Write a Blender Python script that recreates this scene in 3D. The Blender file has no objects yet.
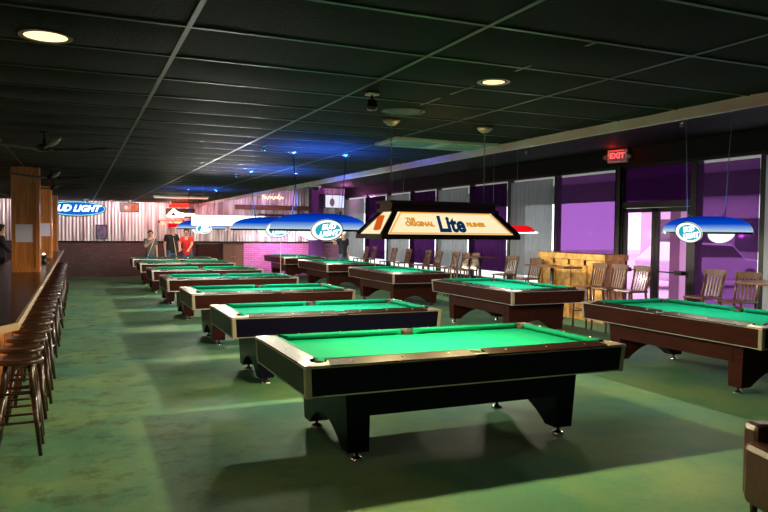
import bpy, bmesh, math, random
from mathutils import Vector, Matrix
random.seed(7)
PI = math.pi
scn = bpy.context.scene
COL = scn.collection

# ------------------------------------------------------------------ materials
MATS = {}
def new_mat(name):
    m = bpy.data.materials.new(name); m.use_nodes = True
    nt = m.node_tree; nt.nodes.clear()
    out = nt.nodes.new('ShaderNodeOutputMaterial')
    return m, nt, out
def mat(name, col, rough=.5, metal=0., spec=.5, coat=0., noise=None, bump=0., nscale=20., stretch=(1,1,1)):
    """principled with an optional two-colour noise"""
    if name in MATS: return MATS[name]
    m, nt, out = new_mat(name)
    b = nt.nodes.new('ShaderNodeBsdfPrincipled')
    b.inputs['Base Color'].default_value = (*col, 1)
    b.inputs['Roughness'].default_value = rough
    b.inputs['Metallic'].default_value = metal
    b.inputs['Specular IOR Level'].default_value = spec
    b.inputs['Coat Weight'].default_value = coat
    b.inputs['Coat Roughness'].default_value = .08
    if noise or bump:
        tc = nt.nodes.new('ShaderNodeTexCoord'); mp = nt.nodes.new('ShaderNodeMapping')
        mp.inputs['Scale'].default_value = stretch
        n = nt.nodes.new('ShaderNodeTexNoise'); n.inputs['Scale'].default_value = nscale
        n.inputs['Detail'].default_value = 4
        nt.links.new(tc.outputs['Object'], mp.inputs['Vector']); nt.links.new(mp.outputs['Vector'], n.inputs['Vector'])
        if noise:
            mx = nt.nodes.new('ShaderNodeMix'); mx.data_type = 'RGBA'
            mx.inputs[6].default_value = (*col, 1); mx.inputs[7].default_value = (*noise, 1)
            r = nt.nodes.new('ShaderNodeMapRange'); r.inputs[1].default_value = .38; r.inputs[2].default_value = .65
            nt.links.new(n.outputs['Fac'], r.inputs[0]); nt.links.new(r.outputs[0], mx.inputs[0])
            nt.links.new(mx.outputs[2], b.inputs['Base Color'])
        if bump:
            bp = nt.nodes.new('ShaderNodeBump'); bp.inputs['Strength'].default_value = bump
            bp.inputs['Distance'].default_value = .01
            nt.links.new(n.outputs['Fac'], bp.inputs['Height']); nt.links.new(bp.outputs[0], b.inputs['Normal'])
    nt.links.new(b.outputs[0], out.inputs[0])
    MATS[name] = m
    return m
def emit(name, col, s):
    if name in MATS: return MATS[name]
    m, nt, out = new_mat(name)
    e = nt.nodes.new('ShaderNodeEmission'); e.inputs[0].default_value = (*col, 1); e.inputs[1].default_value = s
    nt.links.new(e.outputs[0], out.inputs[0]); MATS[name] = m
    return m
def sheer(name, tcol, dcol, tr, gloss=0.):
    """see-through cloth or film: part transparent, part translucent"""
    m, nt, out = new_mat(name)
    t = nt.nodes.new('ShaderNodeBsdfTransparent'); t.inputs[0].default_value = (*tcol, 1)
    d = nt.nodes.new('ShaderNodeBsdfDiffuse'); d.inputs[0].default_value = (*dcol, 1)
    tl = nt.nodes.new('ShaderNodeBsdfTranslucent'); tl.inputs[0].default_value = (*dcol, 1)
    a = nt.nodes.new('ShaderNodeMixShader'); a.inputs[0].default_value = .5
    nt.links.new(d.outputs[0], a.inputs[1]); nt.links.new(tl.outputs[0], a.inputs[2])
    b = nt.nodes.new('ShaderNodeMixShader'); b.inputs[0].default_value = 1 - tr
    nt.links.new(t.outputs[0], b.inputs[1]); nt.links.new(a.outputs[0], b.inputs[2])
    last = b
    if gloss:
        g = nt.nodes.new('ShaderNodeBsdfGlossy'); g.inputs['Roughness'].default_value = .05
        c = nt.nodes.new('ShaderNodeMixShader'); c.inputs[0].default_value = gloss
        nt.links.new(b.outputs[0], c.inputs[1]); nt.links.new(g.outputs[0], c.inputs[2]); last = c
    nt.links.new(last.outputs[0], out.inputs[0]); MATS[name] = m
    return m

def floor_mat():
    m, nt, out = new_mat('painted_floor')
    L = nt.links.new; N = nt.nodes.new
    b = N('ShaderNodeBsdfPrincipled'); b.inputs['Roughness'].default_value = .5; b.inputs['Specular IOR Level'].default_value = .03
    tc = N('ShaderNodeTexCoord')
    n1 = N('ShaderNodeTexNoise'); n1.inputs['Scale'].default_value = .9; n1.inputs['Detail'].default_value = 6; n1.inputs['Roughness'].default_value = .65
    n2 = N('ShaderNodeTexNoise'); n2.inputs['Scale'].default_value = 3.2; n2.inputs['Detail'].default_value = 8; n2.inputs['Roughness'].default_value = .7
    n3 = N('ShaderNodeTexNoise'); n3.inputs['Scale'].default_value = 40; n3.inputs['Detail'].default_value = 3
    for n in (n1, n2, n3): L(tc.outputs['Object'], n.inputs['Vector'])
    m1 = N('ShaderNodeMix'); m1.data_type = 'RGBA'
    m1.inputs[6].default_value = (.080, .215, .150, 1); m1.inputs[7].default_value = (.165, .275, .135, 1)
    r1 = N('ShaderNodeMapRange'); r1.inputs[1].default_value = .4; r1.inputs[2].default_value = .62
    L(n1.outputs['Fac'], r1.inputs[0]); L(r1.outputs[0], m1.inputs[0])
    # worn brown stains, mostly in the walkway beside the stools
    sx = N('ShaderNodeSeparateXYZ'); L(tc.outputs['Object'], sx.inputs[0])
    rx = N('ShaderNodeMapRange'); rx.inputs[1].default_value = 2.4; rx.inputs[2].default_value = .4; L(sx.outputs['X'], rx.inputs[0])
    r2 = N('ShaderNodeMapRange'); r2.inputs[1].default_value = .51; r2.inputs[2].default_value = .62
    L(n2.outputs['Fac'], r2.inputs[0])
    mu = N('ShaderNodeMath'); mu.operation = 'MULTIPLY'; L(rx.outputs[0], mu.inputs[0]); L(r2.outputs[0], mu.inputs[1])
    mu2 = N('ShaderNodeMath'); mu2.operation = 'MULTIPLY'; mu2.inputs[1].default_value = .5; L(mu.outputs[0], mu2.inputs[0])
    m2 = N('ShaderNodeMix'); m2.data_type = 'RGBA'; m2.inputs[7].default_value = (.05, .045, .03, 1)
    L(mu2.outputs[0], m2.inputs[0]); L(m1.outputs[2], m2.inputs[6])
    m3 = N('ShaderNodeMix'); m3.data_type = 'RGBA'; m3.blend_type = 'MULTIPLY'; m3.inputs[0].default_value = .35
    L(m2.outputs[2], m3.inputs[6]); L(n3.outputs['Color'], m3.inputs[7])
    hs = N('ShaderNodeHueSaturation'); hs.inputs['Value'].default_value = 1.15; L(m3.outputs[2], hs.inputs['Color'])
    L(hs.outputs[0], b.inputs['Base Color'])
    rr = N('ShaderNodeMapRange'); rr.inputs[3].default_value = .46; rr.inputs[4].default_value = .62; L(n2.outputs['Fac'], rr.inputs[0]); L(rr.outputs[0], b.inputs['Roughness'])
    bp = N('ShaderNodeBump'); bp.inputs['Strength'].default_value = .15; bp.inputs['Distance'].default_value = .004
    L(n3.outputs['Fac'], bp.inputs['Height']); L(bp.outputs[0], b.inputs['Normal'])
    L(b.outputs[0], out.inputs[0]); return m
def brick_mat(name, c1, c2, mortar, scale=1.):
    m, nt, out = new_mat(name); L = nt.links.new; N = nt.nodes.new
    b = N('ShaderNodeBsdfPrincipled'); b.inputs['Roughness'].default_value = .7
    tc = N('ShaderNodeTexCoord'); mp = N('ShaderNodeMapping'); mp.inputs['Rotation'].default_value = (PI/2, 0, 0)
    br = N('ShaderNodeTexBrick'); br.inputs['Color1'].default_value = (*c1, 1); br.inputs['Color2'].default_value = (*c2, 1)
    br.inputs['Mortar'].default_value = (*mortar, 1); br.inputs['Scale'].default_value = scale
    br.inputs['Brick Width'].default_value = .22; br.inputs['Row Height'].default_value = .075; br.inputs['Mortar Size'].default_value = .008
    L(tc.outputs['Object'], mp.inputs['Vector']); L(mp.outputs[0], br.inputs['Vector']); L(br.outputs['Color'], b.inputs['Base Color'])
    bp = N('ShaderNodeBump'); bp.inputs['Strength'].default_value = .4; bp.inputs['Distance'].default_value = .01; bp.invert = True
    L(br.outputs['Fac'], bp.inputs['Height']); L(bp.outputs[0], b.inputs['Normal']); L(b.outputs[0], out.inputs[0]); return m

M = dict(
 floor=floor_mat(),
 tile=mat('black_ceiling_tile', (.006,.006,.006), .75, spec=.12, bump=.5, nscale=60),
 grid=mat('black_ceiling_grid', (.032,.032,.028), .4, spec=.6),
 black=mat('black_paint', (.007,.007,.008), .7, spec=.2),
 darkwall=mat('dark_wall', (.03,.022,.028), .7),
 brick=brick_mat('dark_brick', (.075,.032,.034), (.045,.020,.024), (.02,.014,.014)),
 corr=mat('galvanised_corrugated_steel', (.72,.70,.74), .34, .7, noise=(.30,.24,.27), nscale=4, stretch=(1.6,1,.12)),
 cloth=mat('green_cloth', (.001,.205,.125), .95, spec=.05, noise=(.001,.19,.115), nscale=6),
 cush=mat('green_cushion', (.0,.165,.095), .9, spec=.1),
 lam=mat('espresso_laminate', (.038,.010,.008), .35, spec=.08, coat=.0, noise=(.026,.007,.006), nscale=3, stretch=(.6,8,8)),
 lamb=mat('black_laminate_blue_sheen', (.003,.003,.014), .3, spec=.1, coat=.0),  # same laminate, with reflected blue light put into its colour
 rail=mat('dark_rail_wood', (.018,.006,.005), .42, spec=.08, coat=.0, noise=(.010,.004,.003), nscale=5, stretch=(1,6,6)),
 chrome=mat('brushed_chrome', (.75,.73,.70), .22, 1.),
 bronze=mat('satin_nickel', (.42,.36,.32), .4, .6),
 trimm=mat('aluminium_edge', (.80,.80,.82), .3, 1.),
 leather=mat('black_leather', (.010,.009,.009), .45),
 pearl=mat('pearl_inlay', (.8,.8,.75), .3),
 strip_refl=mat('metal_strip_painted_reflections', (.9,.86,.9), .35, .1, noise=(.8,.42,.50), nscale=2, stretch=(1,.5,1)),  # pink noise paints the strip's coloured reflections into its base colour
 stool=mat('dark_mahogany', (.035,.012,.009), .3, coat=.2, noise=(.022,.009,.007), nscale=6, stretch=(5,5,1)),
 chairw=mat('walnut_chair_wood', (.13,.052,.026), .35, coat=.2, noise=(.08,.030,.016), nscale=6, stretch=(5,5,1)),
 oak=mat('oak_panel', (.62,.21,.045), .35, coat=.3, noise=(.42,.125,.025), nscale=3.2, stretch=(9,9,.8)),
 oaktrim=mat('pale_edge_wood', (.40,.27,.19), .35, coat=.2),
 counter=mat('dark_counter', (.016,.009,.008), .22, spec=.2, noise=(.010,.006,.005), nscale=4, stretch=(8,1,1)),
 osb=mat('rough_golden_board', (.80,.45,.11), .6, noise=(.40,.19,.05), nscale=7, bump=.4),
 paper=mat('lavender_paper', (.78,.70,.95), .8),
 frame=mat('black_aluminium', (.010,.009,.010), .4, spec=.25),
 whitep=mat('white_plastic', (.75,.75,.75), .4),
 greyp=mat('grey_plastic', (.25,.25,.26), .5),
 glassd=mat('dark_dome', (.01,.01,.012), .05, coat=1.),
 skin=mat('skin', (.62,.36,.26), .5), hair=mat('dark_hair', (.02,.014,.01), .6),
 navy=mat('navy_cloth', (.010,.012,.03), .8), black_c=mat('black_tshirt', (.015,.015,.02), .8), greyc=mat('grey_tshirt', (.10,.11,.12), .8),
 redc=mat('red_shirt', (.75,.03,.03), .7), denim=mat('denim', (.05,.09,.17), .8), shoe=mat('dark_shoe', (.02,.02,.02), .5),
 asphalt=mat('sunlit_concrete', (.62,.62,.60), .9, noise=(.5,.5,.49), nscale=2),
 bldg=mat('pale_stucco', (.55,.52,.50), .9), dglass=mat('dark_glass', (.03,.03,.04), .1),
 carw=mat('white_car_paint', (.75,.75,.76), .2, coat=.8), carr=mat('red_car_paint', (.45,.04,.04), .2, coat=.8), tyre=mat('tyre_rubber', (.02,.02,.02), .8),
 leather_b=mat('brown_leather', (.045,.018,.016), .38, coat=.1, bump=.3, nscale=30),
 whiteball=mat('ball_white', (.85,.83,.75), .1, coat=1.), redball=mat('ball_red', (.6,.03,.02), .1, coat=1.), yball=mat('ball_yellow', (.8,.5,.03), .1, coat=1.),
 cue=mat('maple_cue', (.75,.6,.4), .3, coat=.5), brownboard=mat('stained_board', (.20,.07,.035), .5, noise=(.12,.04,.02), nscale=5),
 # glowing things
 e_down=emit('downlight_glow', (1.,.62,.30), 2.2), e_lite=emit('lamp_glass_cream', (1.,.82,.50), 1.0), e_amber=emit('lamp_glass_amber', (1.,.42,.05), .95),
 e_white=emit('lamp_white', (1.,.97,.95), 2.6), e_teal=emit('lamp_teal', (.03,.42,.55), .9), e_exit=emit('exit_red', (1.,.06,.05), 3.),
 e_neonw=emit('neon_warm', (1.,.62,.42), 5.), e_neonr=emit('neon_red', (1.,.06,.04), 4.), e_neono=emit('neon_orange', (1.,.30,.08), 4.), e_neonp=emit('neon_pink', (1.,.1,.45), 1.5),
 e_signblue=emit('sign_blue', (.01,.10,.55), 1.2), e_signwhite=emit('sign_white', (.75,.95,1.), 3.), e_tv=emit('tv_picture', (.72,.72,.85), 1.1),
 e_redlamp=emit('lamp_red', (.75,.008,.015), 1.0), e_bulb=emit('bulb_glow', (1.,.85,.6), 6.),
 purple=sheer('purple_sheer', (.26,.082,.34), (.12,.04,.15), .60),
 purpled=sheer('purple_sheer_dense', (.10,.02,.13), (.022,.006,.032), .16),
 grey=sheer('grey_sheer', (.9,.92,.95), (.24,.245,.26), .055),
 whitec=sheer('white_sheer', (1,1,1), (.9,.9,.92), .5),
 pink=sheer('pink_tinted_glass', (1.,.72,1.), (.7,.15,.6), .93, .05),
 clear=sheer('clear_glass', (.95,.97,.97), (.9,.9,.9), .99, .04),
)
def shade_mat():
    m, nt, out = new_mat('blue_lamp_shade'); L = nt.links.new; N = nt.nodes.new
    # printed plastic shade, blue with a pale band near its rim, lit from inside
    tc = N('ShaderNodeTexCoord'); s = N('ShaderNodeSeparateXYZ'); L(tc.outputs['Object'], s.inputs[0])
    cr = N('ShaderNodeValToRGB'); e = cr.color_ramp.elements
    e[0].position = .0; e[0].color = (.80,.92,1.,1); e[1].position = 1.; e[1].color = (.0,.028,.42,1)
    x = e.new(.22); x.color = (.35,.62,1.,1); y = e.new(.55); y.color = (.0,.09,.78,1)
    r = N('ShaderNodeMapRange'); r.inputs[1].default_value = .015; r.inputs[2].default_value = .20
    L(s.outputs['Z'], r.inputs[0]); L(r.outputs[0], cr.inputs[0])
    em = N('ShaderNodeEmission'); em.inputs[1].default_value = .75; L(cr.outputs[0], em.inputs[0])
    g = N('ShaderNodeBsdfGlossy'); g.inputs['Roughness'].default_value = .2
    mx = N('ShaderNodeMixShader'); mx.inputs[0].default_value = .06
    L(em.outputs[0], mx.inputs[1]); L(g.outputs[0], mx.inputs[2]); L(mx.outputs[0], out.inputs[0]); return m
M['shade'] = shade_mat()

# ------------------------------------------------------------------ mesh helpers
def box(bm, x0, x1, y0, y1, z0, z1, mi=0):
    vs = [bm.verts.new(p) for p in ((x0,y0,z0),(x1,y0,z0),(x1,y1,z0),(x0,y1,z0),(x0,y0,z1),(x1,y0,z1),(x1,y1,z1),(x0,y1,z1))]
    fs = []
    for f in ((0,3,2,1),(4,5,6,7),(0,1,5,4),(1,2,6,5),(2,3,7,6),(3,0,4,7)):
        a = bm.faces.new([vs[i] for i in f]); a.material_index = mi; fs.append(a)
    return vs
def prism(bm, pts, axis, a, b, mi=0, shear=None):
    """pts: 2-D outline, extruded along axis from a to b (x: pts=(y,z); y: pts=(x,z); z: pts=(x,y))"""
    def P(u, v, t): return {'x': (t,u,v), 'y': (u,t,v), 'z': (u,v,t)}[axis]
    A = [bm.verts.new(P(u,v,a)) for u,v in pts]; B = [bm.verts.new(P(u,v,b)) for u,v in pts]
    n = len(pts); fs = [bm.faces.new(A), bm.faces.new(B)]
    for i in range(n): fs.append(bm.faces.new([A[i], A[(i+1)%n], B[(i+1)%n], B[i]]))
    for f in fs: f.material_index = mi
    return A, B
def lathe(bm, prof, seg=20, c=(0,0,0), mi=0, axis='z'):
    rings = []
    for r, z in prof:
        ring = []
        for k in range(seg):
            t = 2*PI*k/seg; u, v = r*math.cos(t), r*math.sin(t)
            p = (u,v,z) if axis == 'z' else ((z,u,v) if axis == 'x' else (u,z,v))
            ring.append(bm.verts.new((c[0]+p[0], c[1]+p[1], c[2]+p[2])))
        rings.append(ring)
    for a, b in zip(rings, rings[1:]):
        for k in range(seg):
            f = bm.faces.new([a[k], a[(k+1)%seg], b[(k+1)%seg], b[k]]); f.material_index = mi; f.smooth = True
    for ring in (rings[0], rings[-1]):
        f = bm.faces.new(ring); f.material_index = mi
def tube(bm, p0, p1, r0, r1=None, seg=10, mi=0):
    r1 = r0 if r1 is None else r1
    p0, p1 = Vector(p0), Vector(p1); d = (p1-p0).normalized()
    u = d.orthogonal().normalized(); v = d.cross(u)
    A = [bm.verts.new(p0+(u*math.cos(2*PI*k/seg)+v*math.sin(2*PI*k/seg))*r0) for k in range(seg)]
    B = [bm.verts.new(p1+(u*math.cos(2*PI*k/seg)+v*math.sin(2*PI*k/seg))*r1) for k in range(seg)]
    for k in range(seg):
        f = bm.faces.new([A[k], A[(k+1)%seg], B[(k+1)%seg], B[k]]); f.smooth = True; f.material_index = mi
    bm.faces.new(A).material_index = mi; bm.faces.new(B).material_index = mi
def path(bm, pts, r, seg=6):
    for a, b in zip(pts, pts[1:]): tube(bm, a, b, r, seg=seg)
def obj(name, bm, mats, parent=None, bevel=0., seg=2):
    bmesh.ops.recalc_face_normals(bm, faces=bm.faces)
    me = bpy.data.meshes.new(name); bm.to_mesh(me); bm.free()
    for m_ in (mats if isinstance(mats, (list, tuple)) else [mats]): me.materials.append(m_)
    o = bpy.data.objects.new(name, me); COL.objects.link(o)
    if parent: o.parent = parent
    if bevel:
        b = o.modifiers.new('bevel', 'BEVEL'); b.width = bevel; b.segments = seg; b.limit_method = 'ANGLE'; b.angle_limit = math.radians(40)
    return o
def BM(): return bmesh.new()
def boxo(name, dims, m, parent=None, bevel=0.):
    bm = BM(); box(bm, *dims); return obj(name, bm, m, parent, bevel)
def tag(o, label=None, cat=None, group=None, kind=None):
    if label: o['label'] = label
    if cat: o['category'] = cat
    if group: o['group'] = group
    if kind: o['kind'] = kind
    return o
def thing(name, label, cat, loc=(0,0,0), rz=0., group=None):
    o = bpy.data.objects.new(name, None); COL.objects.link(o); o.empty_display_size = .1
    o.location = loc; o.rotation_euler = (0,0,rz); return tag(o, label, cat, group)
def S(o): o['kind'] = 'structure'; return o
def dup(root, loc, rz=None, label=None, group=None):
    r = root.copy(); COL.objects.link(r); r.location = loc
    if rz is not None: r.rotation_euler = (0,0,rz)
    if label: r['label'] = label
    if group: r['group'] = group
    def rec(src, dst):
        for ch in [c for c in src.children]:
            c = ch.copy(); COL.objects.link(c); c.parent = dst; rec(ch, c)
    rec(root, r); return r
def text(name, body, size, m, parent, loc, rot, ext=.002, off=0., shear=0., align='CENTER'):
    cu = bpy.data.curves.new(name, 'FONT'); cu.body = body; cu.size = size; cu.extrude = ext; cu.offset = off; cu.shear = shear
    cu.align_x = align; cu.align_y = 'CENTER'; cu.materials.append(m); cu.resolution_u = 3
    tmp = bpy.data.objects.new(name+'_tmp', cu)
    me = bpy.data.meshes.new_from_object(tmp); bpy.data.objects.remove(tmp)
    me.materials.clear(); me.materials.append(m)
    o = bpy.data.objects.new(name, me); COL.objects.link(o)
    if parent: o.parent = parent
    o.location = loc; o.rotation_euler = rot
    return o
def point(name, loc, power, col, r=.04, parent=None):
    l = bpy.data.lights.new(name, 'POINT'); l.energy = power; l.color = col; l.shadow_soft_size = r
    o = bpy.data.objects.new(name, l); COL.objects.link(o); o.location = loc
    if parent: o.parent = parent
    return o
def spot(name, loc, target, power, col, ang, r=.04, blend=.5):
    l = bpy.data.lights.new(name, 'SPOT'); l.energy = power; l.color = col; l.shadow_soft_size = r; l.spot_size = ang; l.spot_blend = blend
    o = bpy.data.objects.new(name, l); COL.objects.link(o); o.location = loc
    o.rotation_euler = (Vector(target)-Vector(loc)).to_track_quat('-Z', 'Y').to_euler(); return o

# ------------------------------------------------------------------ dimensions
H = 2.71; HR = 3.45; XW = 10.0; YB = 26.95; XT = 4.2; XL = -6.0; YF = -3.0

# floor
S(boxo('floor', (XL, XW, YF, YB, -.1, 0), M['floor']))
# tile ceiling, every tile sagging a little
bm = BM()
gx0, gdx, gdy = .48, 1.25, .622
xs = [gx0 + gdx*k for k in range(-5, 4)]
y = 3.41 - gdy*11
ys = []
while y < YB: ys.append(y); y += gdy
def strip(bm, x0, x1, y0, y1, sag):
    n, mX = 5, 4
    g = [[bm.verts.new((x0+(x1-x0)*i/mX, y0+(y1-y0)*j/n, H - sag*math.sin(PI*j/n)**.7*(.35+.65*math.sin(PI*i/mX)))) for j in range(n+1)] for i in range(mX+1)]
    for i in range(mX):
        for j in range(n):
            bm.faces.new([g[i][j], g[i][j+1], g[i+1][j+1], g[i+1][j]]).smooth = True
for a in range(len(xs)):
    x0 = xs[a]; x1 = min(x0+gdx, XT)
    for yy in ys:
        y1 = min(yy+gdy, YB)
        strip(bm, x0, x1, yy, y1, .006+.016*random.random())
ceil = S(obj('ceiling', bm, M['tile']))
bm = BM()
for x in xs: box(bm, x-.012, x+.012, ys[0], YB, H-.008, H+.01)
for yy in ys: box(bm, xs[0], XT, yy-.012, yy+.012, H-.007, H+.011)
for k in (10, 11, 12, 13): box(bm, 2.34, 2.36, ys[k], ys[k]+gdy, H-.009, H+.01)
obj('ceiling_grid', bm, M['grid'], ceil)
S(boxo('ceiling', (XL, xs[0], YF, YB, H-.005, H+.05), M['tile']))
S(boxo('ceiling', (XT+.14, XW+.2, YF, YB, HR, HR+.05), M['black']))
# header where the low ceiling stops, with its polished metal edge
S(boxo('wall_header', (XT+.02, XT+.14, YF, YB, H-.03, HR), M['black']))
S(boxo('trim_1', (XT-.015, XT+.02, YF, YB, H-.085, H+.02), M['strip_refl'], None, .004))

# back wall: corrugated steel above a dark brick wainscot
bm = BM()
n = int((XW+3.2-(-3.2))/.038); x = -4.0; prev = None
z0, z1 = 1.24, HR
xsn = []
while x < XW: xsn.append(x); x += .0165
cols = []
for i, x in enumerate(xsn):
    d = .016*math.sin(2*PI*x/.115)
    cols.append((bm.verts.new((x, YB-.02+d, z0)), bm.verts.new((x, YB-.02+d, z1))))
for a, b in zip(cols, cols[1:]):
    f = bm.faces.new([a[0], b[0], b[1], a[1]]); f.smooth = True
S(obj('wall_back', bm, M['corr']))
S(boxo('wall_back', (XL, XW+.2, YB, YB+.15, 0, HR+.05), M['darkwall']))
S(boxo('wall_back', (XL, 5.85, YB-.06, YB, 0, 1.24), M['brick']))
S(boxo('wall_back', (5.85, XW, YB-.06, YB, 0, 1.24), brick_mat('brick_purple_lit', (.42,.20,.34), (.32,.14,.26), (.15,.08,.13))))  # same brick, with the purple light on it put into its colour
S(boxo('trim_2', (XL, XW, YB-.09, YB, 1.24, 1.29), M['rail']))
S(boxo('wall_left', (XL-.15, XL, YF, YB, 0, HR), M['darkwall']))
S(boxo('wall_front', (XL, XW, YF-.15, YF, 0, HR), M['darkwall']))

# window wall
bounds = [5.9, 7.82, 9.17, 11.1, 13.1, 15.0, 16.9, 18.85, 20.7, 22.6, 24.6, 26.85]
S(boxo('wall_right', (XW, XW+.18, YF, YB, 3.1, HR), M['black']))
S(boxo('wall_right', (XW, XW+.18, YF, 5.9, 0, 3.1), M['black']))
bm = BM()
for a, b in zip(bounds[4:], bounds[5:]): box(bm, XW, XW+.18, a, b, 0, .5)
box(bm, XW, XW+.18, 5.9, 9.12, 0, .12); box(bm, XW, XW+.18, 11.1, 13.1, 0, .12)
S(obj('wall_right', bm, M['black']))
S(boxo('baseboard_right', (XW-.02, XW, 11.1, YB, 0, .1), M['black']))
for i, y in enumerate(bounds):
    w = .045 if i not in (2, 3) else .07
    S(boxo('trim_%d' % (i+3), (XW-.02, XW+.12, y-w, y+w, 0, 3.1), M['frame']))
kinds = ['white', 'purple', 'door', 'purple', 'grey', 'dense', 'grey', 'dense', 'grey', 'dense', 'grey']
def wavy(bm, y0, y1, z0, z1, amp, wl, x, drift=.15):
    n = max(12, int((y1-y0)/.025)); pr = None; ph = random.random()*6
    for i in range(n+1):
        yy = y0+(y1-y0)*i/n
        d = amp*(math.sin(2*PI*(yy-y0)/wl+ph)+.5*math.sin(2*PI*(yy-y0)/wl*.43+ph*2))
        c = [bm.verts.new((x+d*(.55+.45*(1-t/6)), yy, z0+(z1-z0)*t/6)) for t in range(7)]
        if pr:
            for t in range(6): bm.faces.new([pr[t], c[t], c[t+1], pr[t+1]]).smooth = True
        pr = c
names = {0: 'white sheer curtain at the right edge, beyond the last purple one',
 1: 'flat purple sheer curtain right of the glass double door, behind the two tall chairs',
 3: 'wide purple sheer curtain left of the door, above the golden wood counter',
 4: 'widest grey curtain, immediately left of the wide purple one by the exit sign',
 5: 'dark purple curtain with the pedestal table standing before it',
 6: 'grey curtain behind the close row of three tall chairs',
 7: 'dark purple curtain left of the grey one with three chairs before it',
 8: 'grey curtain partly hidden by the left end of the long cream glass table lamp',
 9: 'dark purple curtain next to last before the far corner',
 10: 'narrow grey curtain nearest the television corner'}
wn = 0
for i, (a, b) in enumerate(zip(bounds, bounds[1:])):
    k = kinds[i]
    if k == 'door': continue
    wn += 1
    sill = .12 if k in ('white', 'purple') else .5
    bm = BM()
    for (p, q, r, s) in ((a+.045, b-.045, 3.05, 3.1), (a+.045, b-.045, sill, sill+.05)): box(bm, XW+.03, XW+.09, p, q, r, s)
    for yy in (a+.045, b-.045): box(bm, XW+.03, XW+.09, yy-.012, yy+.012, sill, 3.1)
    w = S(obj('window_%d' % wn, bm, M['frame']))
    boxo('window_glass', (XW+.055, XW+.06, a+.05, b-.05, sill+.05, 3.05), M['clear'], w)
    bm = BM()
    if k == 'purple': wavy(bm, a+.05, b-.05, .13, 2.99, .004, .5, XW-.03)
    elif k == 'white': wavy(bm, a+.05, b-.05, .2, 3.02, .012, .16, XW-.03)
    elif k == 'dense': wavy(bm, a+.05, b-.05, .74, 3.0, .016, .19, XW-.05)
    else: wavy(bm, a+.05, b-.14, .72, 2.99, .02, .17, XW-.05)
    c = obj('sheer_curtain', bm, M[{'purple': 'purple', 'white': 'whitec', 'dense': 'purpled', 'grey': 'grey'}[k]])
    tag(c, names[i], 'curtain')
# glass double door with transom
y0, y1 = 9.24, 11.03
d = thing('door_1', None, None, (XW+.02, y0, 0)); S(d)
W = y1-y0
bm = BM(); box(bm, 0, .1, 0, W, 2.26, 2.38); box(bm, 0, .1, 0, W, 3.04, 3.1)
box(bm, 0, .1, 0, .05, 0, 3.1); box(bm, 0, .1, W-.05, W, 0, 3.1)
obj('door_frame', bm, M['frame'], d, .004)
bm = BM(); box(bm, .05, .055, .05, W-.05, 2.38, 3.04); obj('transom_glass', bm, M['purple'], d)
for s in (0, 1):
    a0 = .05+s*(W/2-.05); a1 = a0+W/2-.05
    bm = BM()
    box(bm, .02, .07, a0+.005, a0+.09, .01, 2.25); box(bm, .02, .07, a1-.09, a1-.005, .01, 2.25)
    box(bm, .02, .07, a0+.005, a1-.005, 2.17, 2.255); box(bm, .02, .07, a0+.005, a1-.005, .01, .22)
    lf = obj('door_leaf', bm, M['frame'], d, .003)
    boxo('door_glass', (.043, .048, a0+.09, a1-.09, .22, 2.17), M['pink'], lf)
    bm = BM(); tube(bm, (-.05, a0+.1, 1.05), (-.05, a1-.1, 1.05), .012)
    box(bm, -.075, .02, a1-.26 if s else a0+.09, a1-.09 if s else a0+.26, 1.01, 1.09)
    obj('push_bar', bm, M['frame'], lf)
# exit sign above the door
e = thing('exit_sign', 'lit red EXIT sign with two small lamp heads above the glass door', 'exit sign', (XW-.12, 11.0, 3.3), -PI/2+.38)
boxo('housing', (-.21, .21, -.03, .05, -.13, .13), M['whitep'], e, .01)
boxo('lit_face', (-.17, .17, -.034, -.03, -.095, .095), emit('exit_face', (.10,.04,.06), 1.), e)
text('lettering', 'EXIT', .155, M['e_exit'], e, (0, -.037, 0), (PI/2, 0, 0), .002, .003)
for s in (-1, 1):
    bm = BM(); lathe(bm, [(.02,-.03),(.045,-.03),(.05,.03),(.02,.045)], 14, (s*.26, -.01, -.02), axis='y'); obj('lamp_head', bm, M['greyp'], e)
point('exit_glow', (XW-.3, 10.98, 3.36), 1.6, (1.,.03,.02), .05)

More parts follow.
